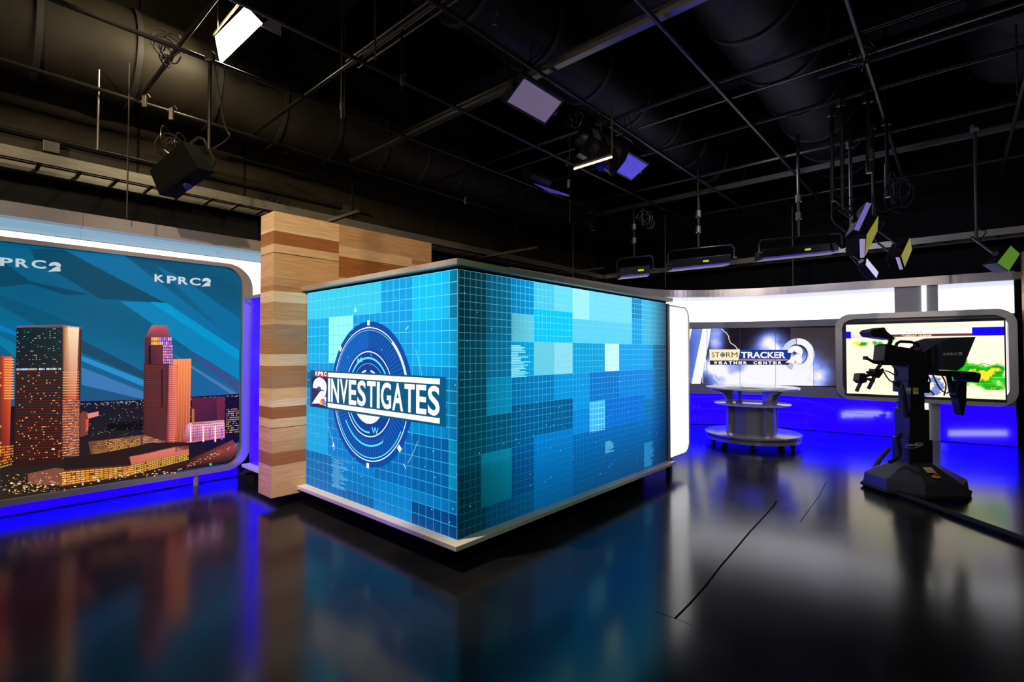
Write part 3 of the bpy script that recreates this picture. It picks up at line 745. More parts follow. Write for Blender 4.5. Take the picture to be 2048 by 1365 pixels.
sweep(MB(),0,iA,2.115,2.25,-0.05,0.03).build('grey_rail', M_grey, BWALL)
sweep(MB(),iA,iB,0.0,2.80,-0.05,0.03).build('pilaster', M_grey, BWALL)
sweep(MB(),iB,NE,0.675,2.25,-0.05,0.01).build('grey_panel', M_grey, BWALL)
iS = idx_px(1850)
sp = at(1850,700,9.05); sd = (CV[iS+1]-CV[iS-1]).normalized(); sn = NV[iS]
sc = CV[iS] + sd*((Vector((sp.x,sp.y,0))-CV[iS]).dot(sd))
MB().hexa([q+UP*z for z in (0.0,2.86) for q in (sc-sd*0.032+sn*0.03,sc+sd*0.032+sn*0.03,sc+sd*0.032+sn*0.05,sc-sd*0.032+sn*0.05)]).build('light_strip', M_strip, BWALL)
HDB = thing('header_fascia', CV[50]+UP*2.9, 'brushed metal header fascia curving along the top of the back set wall', 'fascia')
cuts = [0,20,36,52,68,NE]
for i,j in zip(cuts[:-1],cuts[1:]): sweep(MB(),i,j,2.80,2.955,-0.22,0.10).build('fascia_panel', M_silver, HDB)
e0 = CV[NE]+NV[NE]*0.02; ed = (CV[NE]-CV[NE-2]).normalized()
MB().hexa([q+UP*z for z in (2.83,2.94) for q in (e0,e0+ed*0.14,e0+ed*0.14-NV[NE]*0.2,e0-NV[NE]*0.2)]).build('end_block', M_silver, HDB)
# storm video wall in the curve
iV = 22
STV = thing('video_wall', CV[44]+UP*1.5, 'long curved video wall on the back set showing the storm title among clouds and lightning', 'video wall')
dsp = []
sweep(MB(),iV,iF+1,0.885,2.115,-0.05,0.0).build('display', M_plast, STV)
def cpx(x, y, lift):
    d = ray(x, y); best = None
    for i in range(iV-2, NE):
        a = CV[i]+NV[i]*lift; b = CV[i+1]+NV[i+1]*lift; e = b-a
        den = d.x*e.y-d.y*e.x
        if abs(den) < 1e-9: continue
        t = (a.x*e.y-a.y*e.x)/den; s_ = (a.x*d.y-a.y*d.x)/den
        if -1e-3 <= s_ <= 1.001 and t > 0 and (best is None or t > best): best = t
    if best is None: best = 10/d.y
    return CAMP + d*best
AS = Art(cpx, 0.0015); AS.L = 3
def sliced(x0b, x0t, x1b, x1t, yt, yb, c, n=14):   # four-sided shape cut into upright slices that follow the curve
    for k in range(n):
        f, g_ = k/n, (k+1)/n
        AS.face([(x0t+(x1t-x0t)*f,yt),(x0t+(x1t-x0t)*g_,yt),(x0b+(x1b-x0b)*g_,yb),(x0b+(x1b-x0b)*f,yb)], c)
def storm(x, y):
    u = (x-1340)/5.0; v = (y-655)/5.0
    n = noise.fractal(Vector((x*0.021,y*0.030,1.3)),0.9,2.1,5)*0.5+0.5
    b = 0.0
    for cx,cy,rx,ry,k in ((1545,688,26,20,0.9),(1560,740,50,34,1.4),(1500,772,70,26,1.2),(1430,735,30,20,0.8),(1640,745,22,22,0.7),(1600,775,40,16,0.9),(1432,672,16,26,0.9),(1500,735,60,24,0.7),(1632,740,30,40,0.3)):
        b += k*math.exp(-(((x-cx)/rx)**2+((y-cy)/ry)**2))
    b = b*(0.45+1.1*n)
    if x > 1625: b *= 0.75
    dk = (58,48,52) if x > 1580 else (16,8,20)
    lv = (120,140,235)
    if b < 0.5: return lerp(dk, lv, b*2)
    return lerp(lv, (250,248,255), (b-0.5)*2)
def ytop(x): return 657.5-(x-1378)*0.006
def ybot(x): return 769.0+(x-1378)*0.012
NX, NY = 110, 36
for i in range(NX):
    for j in range(NY):
        P = []
        for ii,jj in ((i,j),(i+1,j),(i+1,j+1),(i,j+1)):
            x = 1345+(1676-1345)*ii/NX; P.append((x, ytop(x)+(ybot(x)-ytop(x))*jj/NY))
        AS.face(P,[storm(*p) for p in P])
AS.up()
AS.face([(1345,658),(1384,658),(1376,700),(1376,768),(1345,768)],(245,250,225))
AS.face([(1384,658),(1408,658),(1384,767),(1376,767),(1376,706)],[(90,130,225),(130,150,235),(110,140,230),(60,100,210),(40,80,190)]); AS.up()
AS.face([(1405,658),(1422,658),(1418,684),(1401,768),(1383,768)],(252,252,255)); AS.up()
random.seed(21)
def bolt(P, w, c=(255,255,255)):
    Q = []
    for a,b in zip(P[:-1],P[1:]):
        for k in range(5):
            t = k/5; Q.append((a[0]+(b[0]-a[0])*t+random.uniform(-1,1)*1.2,a[1]+(b[1]-a[1])*t+random.uniform(-1,1)*0.8))
    Q.append(P[-1]); AS.poly(Q,w,c)
bolt([(1443,658),(1456,670),(1459,684),(1478,700)],1.3); bolt([(1410,716),(1416,730),(1424,740),(1428,756),(1440,767)],1.3)
bolt([(1412,720),(1411,735),(1404,745),(1406,767)],1.1); bolt([(1480,752),(1500,764),(1520,762),(1541,768)],1.2); bolt([(1515,752),(1530,760),(1541,769)],0.9); bolt([(1410,738),(1422,748),(1440,744)],0.7)
AS.up()
AS.ring(1596,710,20.5,33,(245,246,252),-95,112,n=40); AS.ring(1596,710,20.5,33,(190,190,225),112,165,n=10); AS.ring(1596,710,22,33,(205,215,240),195,262,n=10)
AS.ring(1594,710,19,20.5,(30,10,10),-80,60,n=20); AS.up()
sliced(1476,1480,1580,1584,700,721,(16,52,150)); sliced(1420,1420,1578,1578,721.5,730,(10,34,92),20)
AS.up(); sliced(1476,1476,1576,1576,718.5,721,(225,120,60)); AS.up()
sliced(1419.5,1418.5,1476.5,1480.5,699.5,721.5,(255,240,190),8); AS.up()
AS.text('ST',((1423.5,715),(1439,715),(1439,705),(1423.5,705)),(50,50,60),0.0); AS.text('RM',((1452,715),(1475,715),(1475,705),(1452,705)),(50,50,60),0.0)
AS.ring(1445.5,710,3.4,4.8,(40,50,70),n=20); AS.ring(1445.5,710,0,3.0,(50,110,200),n=14)
AS.text('TRACKER',((1482,717),(1571,717),(1571,704),(1482,704)),(252,252,255),0.03)
for i,c in enumerate('WEATHER CENTER'):
    if c != ' ': AS.text(c,((1427.5+i*9.9,729.3),(1434.8+i*9.9,729.3),(1434.8+i*9.9,723),(1427.5+i*9.9,723)),(252,252,255),0.05)
AS.up()
two_logo(AS,((1570,727),(1605,727),(1606,692),(1574,692)),(252,250,255),(36,60,130))
AS.face([(1588,722),(1593,722),(1592,727),(1589,727)],(250,170,40))
AS.L += 1
for x in (1414,1480,1551,1627): AS.face([(x-0.35,ytop(x)),(x+0.35,ytop(x)),(x+0.35,ybot(x)),(x-0.35,ybot(x))],(60,50,80))
AS.build('storm_picture', M_scr, STV)

# ------------------------------------------------------------------ framed radar television on the straight part
SP0 = Vector((5.65,10.52,0)); SDr = (Vector((8.46,8.41,0))-SP0).normalized(); SN = Vector((SDr.y,-SDr.x,0))
TP = SP0+SN*0.17
def tpt(s_, z, lift=0.0): return TP+SDr*s_+SN*lift+UP*z
TVF = thing('framed_television', tpt(2.3,0.7), 'large television in a wide rounded metal frame showing a green weather radar map', 'television')
sL = hit(1671,700,TP,SDr)[0]; sR = hit(2036,700,TP,SDr)[0]
Po = rr(sL,sR,0.675,2.325,0.26,10); Pi = rr(sL+0.11,sR-0.11,0.775,2.225,0.20,10)
frame_ring(MB(), Po, Pi, lambda s_,z: tpt(s_,z), -SN*0.165).build('frame', M_silver, TVF)
mb = MB(); mb.slab([tpt(s_,z,-0.10) for s_,z in rr(sL+0.05,sR-0.05,0.72,2.28,0.2,8)], -SN*0.05).build('back_panel', M_grey, TVF)
tl = hit(1692,651,TP,SDr); tr = hit(2005,641,TP,SDr); bl = hit(1696,789,TP,SDr); br = hit(2011,798,TP,SDr)
t0, t1, tz0, tz1 = tl[0], br[0], (bl[1]+br[1])/2, (tl[1]+tr[1])/2
MB().hexa([tpt(s_,z,l) for z in (0.86,2.14) for s_,l in ((t1+0.02,-0.09),(sR-0.12,-0.09),(sR-0.12,-0.05),(t1+0.02,-0.05))]).build('side_light', M_white, TVF)
MB().hexa([tpt(s_,z,l) for z in (tz0-0.05,tz1+0.05) for s_,l in ((t0-0.04,-0.08),(t1+0.02,-0.08),(t1+0.02,0.0),(t0-0.04,0.0))]).build('bezel', M_plast, TVF)
def tmap(u, v, lift): return tpt(t0+(t1-t0)*u, tz0+(tz1-tz0)*v, lift)
AT = Art(tmap, 0.0015)
def radar(u, v):
    n = noise.fractal(Vector((u*7,v*5,4.0)),0.8,2.0,5)
    base = (255,236+8*math.sin(9*u),205+10*v)
    g = 1.6*math.exp(-(((u-0.86)/0.2)**2+((v-0.30-0.25*(0.86-u))/0.22)**2)) + 0.9*math.exp(-(((u-0.22)/0.2)**2+((v-0.72)/0.07)**2))+0.8*math.exp(-(((u-0.33)/0.06)**2+((v-0.78)/0.05)**2))
    if u > 0.80 and v < 0.12: g *= 0.3
    k = (g*(0.75+0.9*n)-0.45)*5
    gr = lerp((60,205,20),(0,140,20),(n+0.3)*1.4)
    if n > 0.42: gr = (225,215,40)
    c = lerp(base, gr, k)
    w_ = math.exp(-(((u-0.5)/0.16)**2+((v-0.12)/0.22)**2))
    if w_*(0.8+n) > 0.55: c = (110,130,190) if n > 0.0 else (225,228,240)
    return c
AT.shade(0,0,1,1,120,64,radar); AT.up()
AT.quad(0,0.80,0.035,0.90,(10,0,225)); AT.quad(0.035,0.80,0.12,0.845,(215,215,225)); AT.quad(0.035,0.845,0.10,0.90,(225,225,205))
AT.quad(0.12,0.85,0.82,0.915,(252,248,240)); AT.quad(0.30,0.815,0.82,0.848,(100,50,46)); AT.quad(0.82,0.815,1.0,0.925,(10,0,225)); AT.up()
for i,c in enumerate('RADAR'): AT.text(c,((0.415+i*0.023,0.86),(0.428+i*0.023,0.86),(0.428+i*0.023,0.89),(0.415+i*0.023,0.89)),(205,170,110),0.02)
AT.text('TUESDAY 10:20AM',((0.385,0.816),(0.575,0.816),(0.575,0.842),(0.385,0.842)),(245,225,190),0.03)
AT.poly([(0.0,0.1),(0.2,0.3),(0.4,0.28)],0.003,(225,200,170)); AT.poly([(0.7,0.8),(0.9,0.55),(1,0.4)],0.003,(205,190,170))
AT.poly([(0.84,0.42),(0.88,0.46),(0.93,0.43),(1.0,0.40)],0.006,(60,70,50)); AT.poly([(0.6,0.93),(0.8,0.97),(1.0,0.95)],0.003,(190,160,140))
for i in range(9): AT.poly([(0,0.1+i*0.08),(0.3,0.11+i*0.08),(0.6,0.1+i*0.08),(1,0.12+i*0.08)],0.0022,(232,212,185))
AT.build('radar_picture', M_scrb, TVF)
# wood wall beyond the right end
def wood_side():
    vs, fs, cs = [], [], []; random.seed(2)
    q0 = SP0+SDr*3.60+SN*0.25; d = (SDr*0.9+SN*0.1).normalized(); z = 0
    while z < 3.25:
        h = random.uniform(0.05,0.3); z1 = min(z+h,3.25); c = random.choice([(196,160,110),(176,138,88),(160,118,70),(206,178,130)])
        for (p,q) in ((q0,q0+d*1.8),(q0-SN*0.2,q0)):
            n = len(vs); vs += [p+UP*z,q+UP*z,q+UP*z1,p+UP*z1]; fs.append((n,n+1,n+2,n+3)); cs += [lin(c)]*4
        n = len(vs); vs += [q0+d*1.8-SN*0.2+UP*z,q0-SN*0.2+UP*z,q0-SN*0.2+UP*z1,q0+d*1.8-SN*0.2+UP*z1]; fs.append((n,n+1,n+2,n+3)); cs += [lin(c)]*4
        z = z1
    n = len(vs); vs += [q0+UP*z,q0+d*1.8+UP*z,q0+d*1.8-SN*0.2+UP*z,q0-SN*0.2+UP*z]; fs.append((n,n+1,n+2,n+3)); cs += [lin((180,140,90))]*4
    me = bpy.data.meshes.new('wood_panel_wall'); me.from_pydata([tuple(v-q0) for v in vs],[],fs)
    ca = me.color_attributes.new('Col','FLOAT_COLOR','POINT'); flat = []
    for c in cs: flat += [*c,1.0]
    ca.data.foreach_set('color',flat); me.materials.append(M_wood)
    o = bpy.data.objects.new('wood_panel_wall', me); COL.objects.link(o); o.location = q0
    tag(o,'layered wood panel wall at the right edge, beside the framed radar television','wall panel')
wood_side()
# ------------------------------------------------------------------ round standing table
TC = Vector((4.17,8.72,0))
T_ = thing('round_table', TC, 'round standing table with grey drum column and bright disc plinth before the storm video wall', 'table')
M_disc = mat('satin_disc', (0.55,0.52,0.54), 0.22, 0.6)
M_top = mat('glossy_white_top', (0.75,0.75,0.8), 0.12, 0.0, coat=0.8)
MB().lathe([(0.71,0.955),(0.745,0.965),(0.745,0.985),(0.73,0.99)], TC, 72).build('table_top', M_top, T_, smooth=True)
MB().lathe([(0.58,0.685),(0.61,0.69),(0.61,0.705),(0.60,0.71)], TC, 64).build('shelf', M_top, T_, smooth=True)
mb = MB().lathe([(0.37,0.215),(0.37,0.684)], TC, 14); mb.build('drum', M_grey, T_)
MB().lathe([(0.74,0.175),(0.77,0.18),(0.77,0.205),(0.75,0.213)], TC, 72).build('plinth_disc', M_disc, T_, smooth=True)
MB().lathe([(0.70,0.145),(0.70,0.174)], TC, 48).build('plinth_core', M_grey, T_, smooth=True)
MB().lathe([(0.72,0.085),(0.75,0.092),(0.75,0.135),(0.73,0.144)], TC, 72).build('plinth_disc', M_disc, T_, smooth=True)
for k in range(8):
    t = math.radians(20+45*k); c = TC+Vector((math.cos(t)*0.62,math.sin(t)*0.62,0))
    MB().lathe([(0.03,0.0),(0.045,0.004),(0.03,0.03),(0.022,0.086)], c, 12).build('foot', M_rub, T_, smooth=True)
for k in range(4):
    t = math.radians(-84+90*k); e = Vector((math.cos(t),math.sin(t),0)); n = Vector((-e.y,e.x,0))
    prof = [(0.36,0.215),(0.455,0.215),(0.455,0.70),(0.47,0.79),(0.52,0.865),(0.60,0.915),(0.70,0.935),(0.70,0.953),(0.36,0.953)]
    MB().slab([TC+e*r+n*0.035+UP*z for r,z in prof], n*-0.07).build('bracket_leg', M_disc, T_, bevel=0.004)

# ------------------------------------------------------------------ robotic camera pedestal with prompter
RC = Vector((4.64,5.80,0)); SX = 0.0058
R_ = thing('studio_camera', RC, 'black robotic studio camera with prompter hood on a wide floor pedestal before the radar television', 'camera')
def g(x, y, dy=0.0): p = at(x, y, RC.y+dy); return p
F = Matrix.Translation(RC)
# floor base: octagonal skirt and sloping shell
def octo(rx, ry, z, c=0.45): return [RC+Vector((sx*x,sy*y,z)) for x,y,sx,sy in ((rx,ry*c,1,-1),(rx,ry*c,1,1),(rx*c,ry,1,1),(rx*c,ry,-1,1),(rx,ry*c,-1,1),(rx,ry*c,-1,-1),(rx*c,ry,-1,-1),(rx*c,ry,1,-1))]
def loft(mb, rings):
    n = len(rings[0]); vs = [p for r in rings for p in r]; fs = []
    for i in range(len(rings)-1):
        for j in range(n): fs.append((i*n+j,i*n+(j+1)%n,(i+1)*n+(j+1)%n,(i+1)*n+j))
    fs += [tuple(range(n-1,-1,-1)), tuple(range((len(rings)-1)*n,len(rings)*n))]
    return mb.add(vs, fs)
loft(MB(), [octo(0.455,0.40,0.025),octo(0.465,0.41,0.04),octo(0.45,0.395,0.17)]).build('base_skirt', M_char, R_, bevel=0.006)
loft(MB(), [octo(0.445,0.39,0.172),octo(0.14,0.14,0.345,0.6)]).build('base_shell', M_char, R_, bevel=0.006)
MB().tube([p+UP*-0.0 for p in octo(0.47,0.415,0.035)], 0.022, 8, closed=True).build('bumper_ring', M_rub, R_, smooth=True)
for sx in (-1,1):
    for sy in (-1,1): MB().tube([RC+Vector((sx*0.36-0.03,sy*0.26,0.034)),RC+Vector((sx*0.36+0.03,sy*0.26,0.034))],0.034,12).build('wheel', M_rub, R_, smooth=True)
def colbox(nm, hw, hd, z0, z1, m=M_plast, cx=0.0, bev=0.008):
    return MB().box(RC.x+cx-hw,RC.x+cx+hw,RC.y-hd,RC.y+hd,z0,z1).build(nm, m, R_, bevel=bev)
colbox('column_foot', 0.135, 0.13, 0.33, 0.60, M_plast, -0.02)
colbox('column_lower', 0.115, 0.115, 0.60, 0.94, M_plast, -0.02)
colbox('column_upper', 0.085, 0.09, 0.90, 1.16, M_bmet, -0.02)
colbox('head_block', 0.125, 0.12, 1.13, 1.26, M_plast, -0.02)
colbox('head_motor', 0.115, 0.11, 1.26, 1.47, M_plast, -0.02)
ck = bpy.data.objects
# name plate swoosh, warning label, stop button
def ppx(y): return lambda X, Yp, lift: g(X, Yp, y-lift)
AP = Art(ppx(-0.131), 0.001)
AP.text('CamBot', ((1811,893),(1844,891.5),(1844,886.5),(1811,888)), (215,220,225), 0.02)
AP.poly([(1808,892),(1812,896),(1826,897),(1842,893),(1847,889),(1843,886),(1832,886)], 0.8, (200,205,212))
AP.build('name_mark', M_print, R_)
AP = Art(ppx(-0.125), 0.001)
AP.quad(1812,776,1822,783,(190,190,195)); AP.quad(1826,776,1837,782,(220,170,60)); AP.quad(1826,783,1837,789,(210,205,200)); AP.quad(1812,784,1822,789,(120,130,150))
AP.build('label_stickers', M_print, R_)
sl = Art(lambda X,Yp,l: atz(X,Yp,0.30)+Vector((0,-0.02-l,(atz(X,Yp,0.30).y-5.55)*0.55*0+l)), 0.002)
st = lambda u,v,l: RC+Vector((-0.03+u, -0.165-0.27*v-0.0, 0.334-0.173*v))+Vector((0,-0.004,0.006))*1.0+Vector((0,-l*0.5,l))
sl = Art(st, 0.001); sl.quad(-0.05,0.16,0.05,0.42,(225,205,110)); sl.up(); sl.quad(-0.045,0.18,0.045,0.28,(230,225,210)); sl.build('warning_label', M_print, R_)
c = st(0,0.62,0.0); MB().lathe([(0.036,0.0),(0.036,0.014),(0.02,0.016)], c, 20).build('button_collar', mat('yellow_plastic',(0.7,0.45,0.04),0.4), R_, smooth=True)
MB().lathe([(0.02,0.016),(0.024,0.034),(0.012,0.042)], c, 20).build('stop_button', mat('red_plastic',(0.5,0.02,0.015),0.35), R_, smooth=True)
# camera body, lens, handle, viewfinder, hood
def px_slab(P, dy0, dy1, nm, m, parent=R_, bev=0.004):
    return MB().slab([g(x,y,dy0) for x,y in P], Vector((0,dy1-dy0,0))).build(nm, m, parent, bevel=bev)
px_slab([(1768,722),(1771,691),(1779,688),(1793,693),(1801,694),(1822,697),(1834,702),(1849,702),(1855,704),(1853,720),(1846,731),(1806,733),(1797,724),(1789,718),(1783,722),(1778,728)], -0.09, 0.09, 'camera_body', M_plast)
MB().tube([g(1791,694,0),g(1794,687,0),g(1801,683.5,0),g(1822,684.5,0),g(1829,687,0),g(1829,693,0),g(1822,698,0)], 0.017, 8).build('top_handle', M_plast, R_, smooth=True)
MB().tube([g(1830,686,0),g(1838,694,0.0)],0.018,8).build('handle_knob', M_plast, R_, smooth=True)
vf = px_slab([(1740,665),(1744,660),(1769,655),(1774,663),(1790,676),(1788,680),(1770,677.5),(1748,674),(1744,672)], -0.11, 0.07, 'viewfinder', M_plast)
MB().tube([g(1779,676,0),g(1781,684,0),g(1777,692,0)],0.022,8).build('viewfinder_arm', M_bmet, R_, smooth=True)
lens = MB().tube([g(1846,715,0),g(1866,716,0),g(1872,716,0)], [0.075,0.085,0.10], 24).build('lens', M_plast, R_, smooth=True)
px_slab([(1850,703),(1876,688),(1882,687),(1882,735),(1866,733),(1853,727)], -0.14, 0.14, 'prompter_shroud', M_plast)
hd = px_slab([(1883,683),(1908,675.5),(1952,674),(1940,703),(1928,733),(1915,742),(1883,740)], -0.20, 0.20, 'prompter_hood', M_hood)
px_slab([(1867,695),(1869,695),(1869,734),(1867,734)], -0.146, -0.14, 'shroud_latch', M_chrome, R_, 0)
AP = Art(ppx(-0.2025), 0.001)
for t_,xa,xb in (('K',1887,1893),('P',1894,1900),('R',1901,1907),('C',1908,1915)): AP.text(t_, ((xa,711.5-(xa-1887)*0.02),(xb,711.3-(xb-1887)*0.02),(xb,706.5-(xb-1887)*0.02),(xa,706.5-(xa-1887)*0.02)), (225,228,232), 0.03)
two_logo(AP, ((1915.5,711),(1924,710.5),(1924.5,704),(1916,704.5)), (225,228,232), (40,44,52))
AP.build('hood_lettering', M_print, R_)
px_slab([(1870,744),(1881,741),(1948,744),(1962,748),(1962,756),(1958,766),(1947,763),(1945,756),(1880,752),(1868,747)], -0.16, 0.10, 'prompter_monitor', M_plast)
px_slab([(1868,736),(1878,736),(1878,746),(1868,746)], -0.10, 0.06, 'monitor_bracket', M_bmet)
MB().tube([g(1897,752,0),g(1903,785,0)],0.026,8).build('support_arm', M_plast, R_, smooth=True)
px_slab([(1914,765),(1919,762),(1934,764),(1933,806),(1928,833),(1924,830),(1919,812),(1917,798),(1913,792)], -0.06, 0.04, 'hanging_control_box', M_plast)
MB().tube([g(1764,728,0),g(1870,728,0)],0.016,8).build('mounting_rail', M_bmet, R_, smooth=True)
MB().tube([g(1728,716,0),g(1737,719,0),g(1748,725,0),g(1762,727,0)],[0.02,0.016,0.018,0.02],8).build('pan_grip', M_bmet, R_, smooth=True)
MB().tube([g(1731,713,0),g(1731,720,0)],0.026,8).build('grip_knob', M_plast, R_, smooth=True)
for P in ([(1762,728),(1752,742),(1746,760),(1737,778)],[(1766,740),(1722,756),(1720,768),(1713,783)]):
    MB().tube([g(x,y,-0.02) for x,y in P],0.020,8).build('control_handle', M_plast, R_, smooth=True)
px_slab([(1750,738),(1764,741),(1767,746),(1759,757),(1748,750)], -0.06, 0.04, 'control_box', M_plast)
px_slab([(1720,748),(1731,747),(1735,757),(1734,765),(1724,768),(1717,762)], -0.06, 0.04, 'control_box', M_plast)
px_slab([(1738,744),(1751,741),(1752,744),(1740,748)], -0.03, 0.03, 'control_lever', M_plast); px_slab([(1741,756),(1751,762),(1749,765),(1739,760)], -0.03, 0.03, 'control_lever', M_plast)
MB().tube([g(1799,768,-0.1),g(1803,780,-0.12),g(1808,805,-0.12),g(1812,835,-0.12)],0.032,8).build('side_arm', M_plast, R_, smooth=True)
MB().tube([g(1792,770,-0.1),g(1800,766,-0.1)],0.03,8).build('arm_knob', M_plast, R_, smooth=True)
random.seed(6)
def cable(P, r, nm='cable', parent=R_, m=M_rub, n=5):
    Q = catmull([tuple(p) for p in P], n); return MB().tube(Q, r, 6).build(nm, m, parent, smooth=True)
for P in ([(1766,742),(1778,760),(1792,768),(1800,772)],[(1782,728),(1794,745),(1792,752),(1780,745),(1770,742)],[(1846,736),(1862,745),(1878,775),(1892,787),(1899,783)],
          [(1848,738),(1856,752),(1860,765),(1850,772),(1840,768)],[(1838,770),(1858,780),(1868,790)],[(1884,752),(1892,770),(1888,792)],[(1925,760),(1918,768),(1915,775)],[(1797,695),(1806,712),(1822,728),(1832,736)],
          [(1868,700),(1874,720),(1872,740)],[(1905,752),(1915,758),(1930,756)]):
    cable([g(x,y,-0.13) for x,y in P], 0.007)
cable([g(x,y,-0.08) for x,y in ((1803,868),(1796,876),(1799,905),(1792,918),(1778,925))], 0.022, 'umbilical')
# thick cable snaking away over the floor
P = [atz(x,y,0.03) for x,y in ((1778,922),(1762,930),(1748,942),(1742,958),(1752,972),(1778,982),(1810,993),(1850,1007),(1900,1026),(1960,1048),(2010,1066),(2060,1085),(2200,1140),(2420,1230),(2700,1340))]
P[0].z = 0.2; P[1].z = 0.12; P[2].z = 0.05
# keep the hose in front of the base
o = MB().tube(catmull([tuple(p) for p in P],6), 0.029, 10).build('floor_hose', M_rub, smooth=True)
tag(o, 'thick black cable hose lying on the floor from the camera pedestal to the right', 'cable')

# ------------------------------------------------------------------ lighting grid of steel pipes
GZ = 4.70
NUM = ['first','second','third','fourth','fifth','sixth','seventh','eighth','ninth','tenth']
def pipe(name, p, q, r, label, cat, group, m=M_pipe):
    o = MB().tube([p,q], r, 12).build(name, m, smooth=True); return tag(o, label, cat, group)
for i,(b,a0,a1) in enumerate(((7.53,-2,13.9),(5.90,-2,13.9),(4.71,-2,13.9),(3.42,-1,13.9),(2.06,0.5,13.9),(0.68,1,13.9),(-0.62,2,13.9))):
    pipe('grid_pipe', RL(a0,b,GZ), RL(a1,b,GZ), 0.024, 'black lengthwise grid pipe overhead, %s counted from the left wall' % NUM[i], 'pipe', 'lengthwise pipes of the lighting grid')
for i,(a,b0,b1) in enumerate(((1.52,-1,7.65),(2.86,-2,7.65),(4.28,-3,7.3),(5.92,-4.5,7.6),(7.33,-5.5,7.6),(8.9,-6,7.6),(11.4,-6,7.6))):
    pipe('grid_pipe', RL(a,b0,GZ+0.05), RL(a,b1,GZ+0.05), 0.024, 'black crosswise grid pipe overhead, %s in order going away from the camera' % NUM[i], 'pipe', 'crosswise pipes of the lighting grid')
# wide struts and thin conduits
for a,b0,b1,z,h,w_,lab in ((4.42,-5,7.6,4.78,0.085,0.09,'wide flat steel strut crossing overhead above the two square light panels'),
                     (9.95,-6,6.2,GZ+0.06,0.085,0.06,'long pale steel strut crossing overhead above the three light bars'),
                     (6.35,-5.5,6.0,4.72,0.02,0.02,'thin dark conduit crossing overhead behind the small violet light panel')):
    o = MB().rl(a,a+w_,b0,b1,z,z+h).build('ceiling_strut', M_strut, bevel=0.002); tag(o, lab, 'strut')
for k,off in enumerate((0.0,0.09,0.17)):
    pipe('conduit', RL(3.05+off,1.0,5.02), RL(3.05+off,5.35,5.02), 0.012, '%s of the three thin parallel conduits beside the bright overhead work light pipe' % ('nearest','middle','farthest')[k], 'conduit', 'three parallel conduits', M_strut)
pipe('conduit', RL(-5,8.74,4.36), RL(5.5,8.74,4.36), 0.028, 'upper conduit running along the brown wall above the left cable tray', 'conduit', 'conduits on the left wall', M_pipe)
pipe('conduit', RL(-5,8.76,4.06), RL(5.2,8.76,4.06), 0.016, 'lower thin conduit running along the brown wall just above the left cable tray', 'conduit', 'conduits on the left wall', M_pipe)
for a,z,l in ((4.95,4.33,'grey junction box ending the upper wall conduit left of the wood wall'),(5.6,4.08,'grey junction box on the lower wall conduit just left of the wood wall'),(0.75,4.25,'small pale outlet box on the brown wall beside the hanging rod')):
    tag(MB().rl(a,a+0.16,8.70,8.83,z-0.07,z+0.07).build('junction_box', M_strut, bevel=0.004), l, 'junction box', 'junction boxes on the brown wall')
# black roof beams and ducts above the grid
M_beam = mat('dark_beam', (0.02,0.019,0.018), 0.6)
for i,(a) in enumerate((0.6,3.6,6.6,9.8,12.6)):
    mb = MB().rl(a,a+0.30,-6.2,8.8,6.74,6.78).rl(a,a+0.30,-6.2,8.8,7.14,7.18).rl(a+0.14,a+0.16,-6.2,8.8,6.78,7.14)
    o = mb.build('roof_beam', M_beam); tag(o, 'black roof beam crossing high overhead, %s in order going away from the camera' % NUM[i], 'beam', 'roof beams')
def duct(p, q, r, label, ribs=1.2, m=None):
    root = thing('air_duct', p, label, 'duct', 'large overhead air ducts')
    MB().tube([p,q], r, 40).build('duct_body', m or M_duct, root, smooth=True)
    n = int((q-p).length/ribs); d = (q-p).normalized()
    for k in range(1,n):
        c = p+d*ribs*k; MB().tube([c-d*0.03,c+d*0.03], r+0.02, 40).build('band', M_beam, root, smooth=True)
duct(RL(-3,8.05,5.42), RL(12,8.05,5.42), 0.60, 'large brown wrapped air duct running above the left cable tray', 0.9, M_dbrown)
duct(RL(-1,4.1,5.8), RL(13.5,4.1,5.8), 0.48, 'large dark air duct running above the wood wall behind the work light')
duct(RL(0,1.7,5.7), RL(13.5,1.7,5.7), 0.55, 'large dark air duct running above the blue grid cube')
duct(RL(2.5,-0.75,5.85), RL(9.6,-0.75,5.85), 0.60, 'large pale air duct at the upper right corner lit yellow at its edge')
duct(RL(6.9,-6,4.98), RL(6.9,1.2,4.98), 0.09, 'slim dark air duct crossing between the large ducts on the right', 2.4)
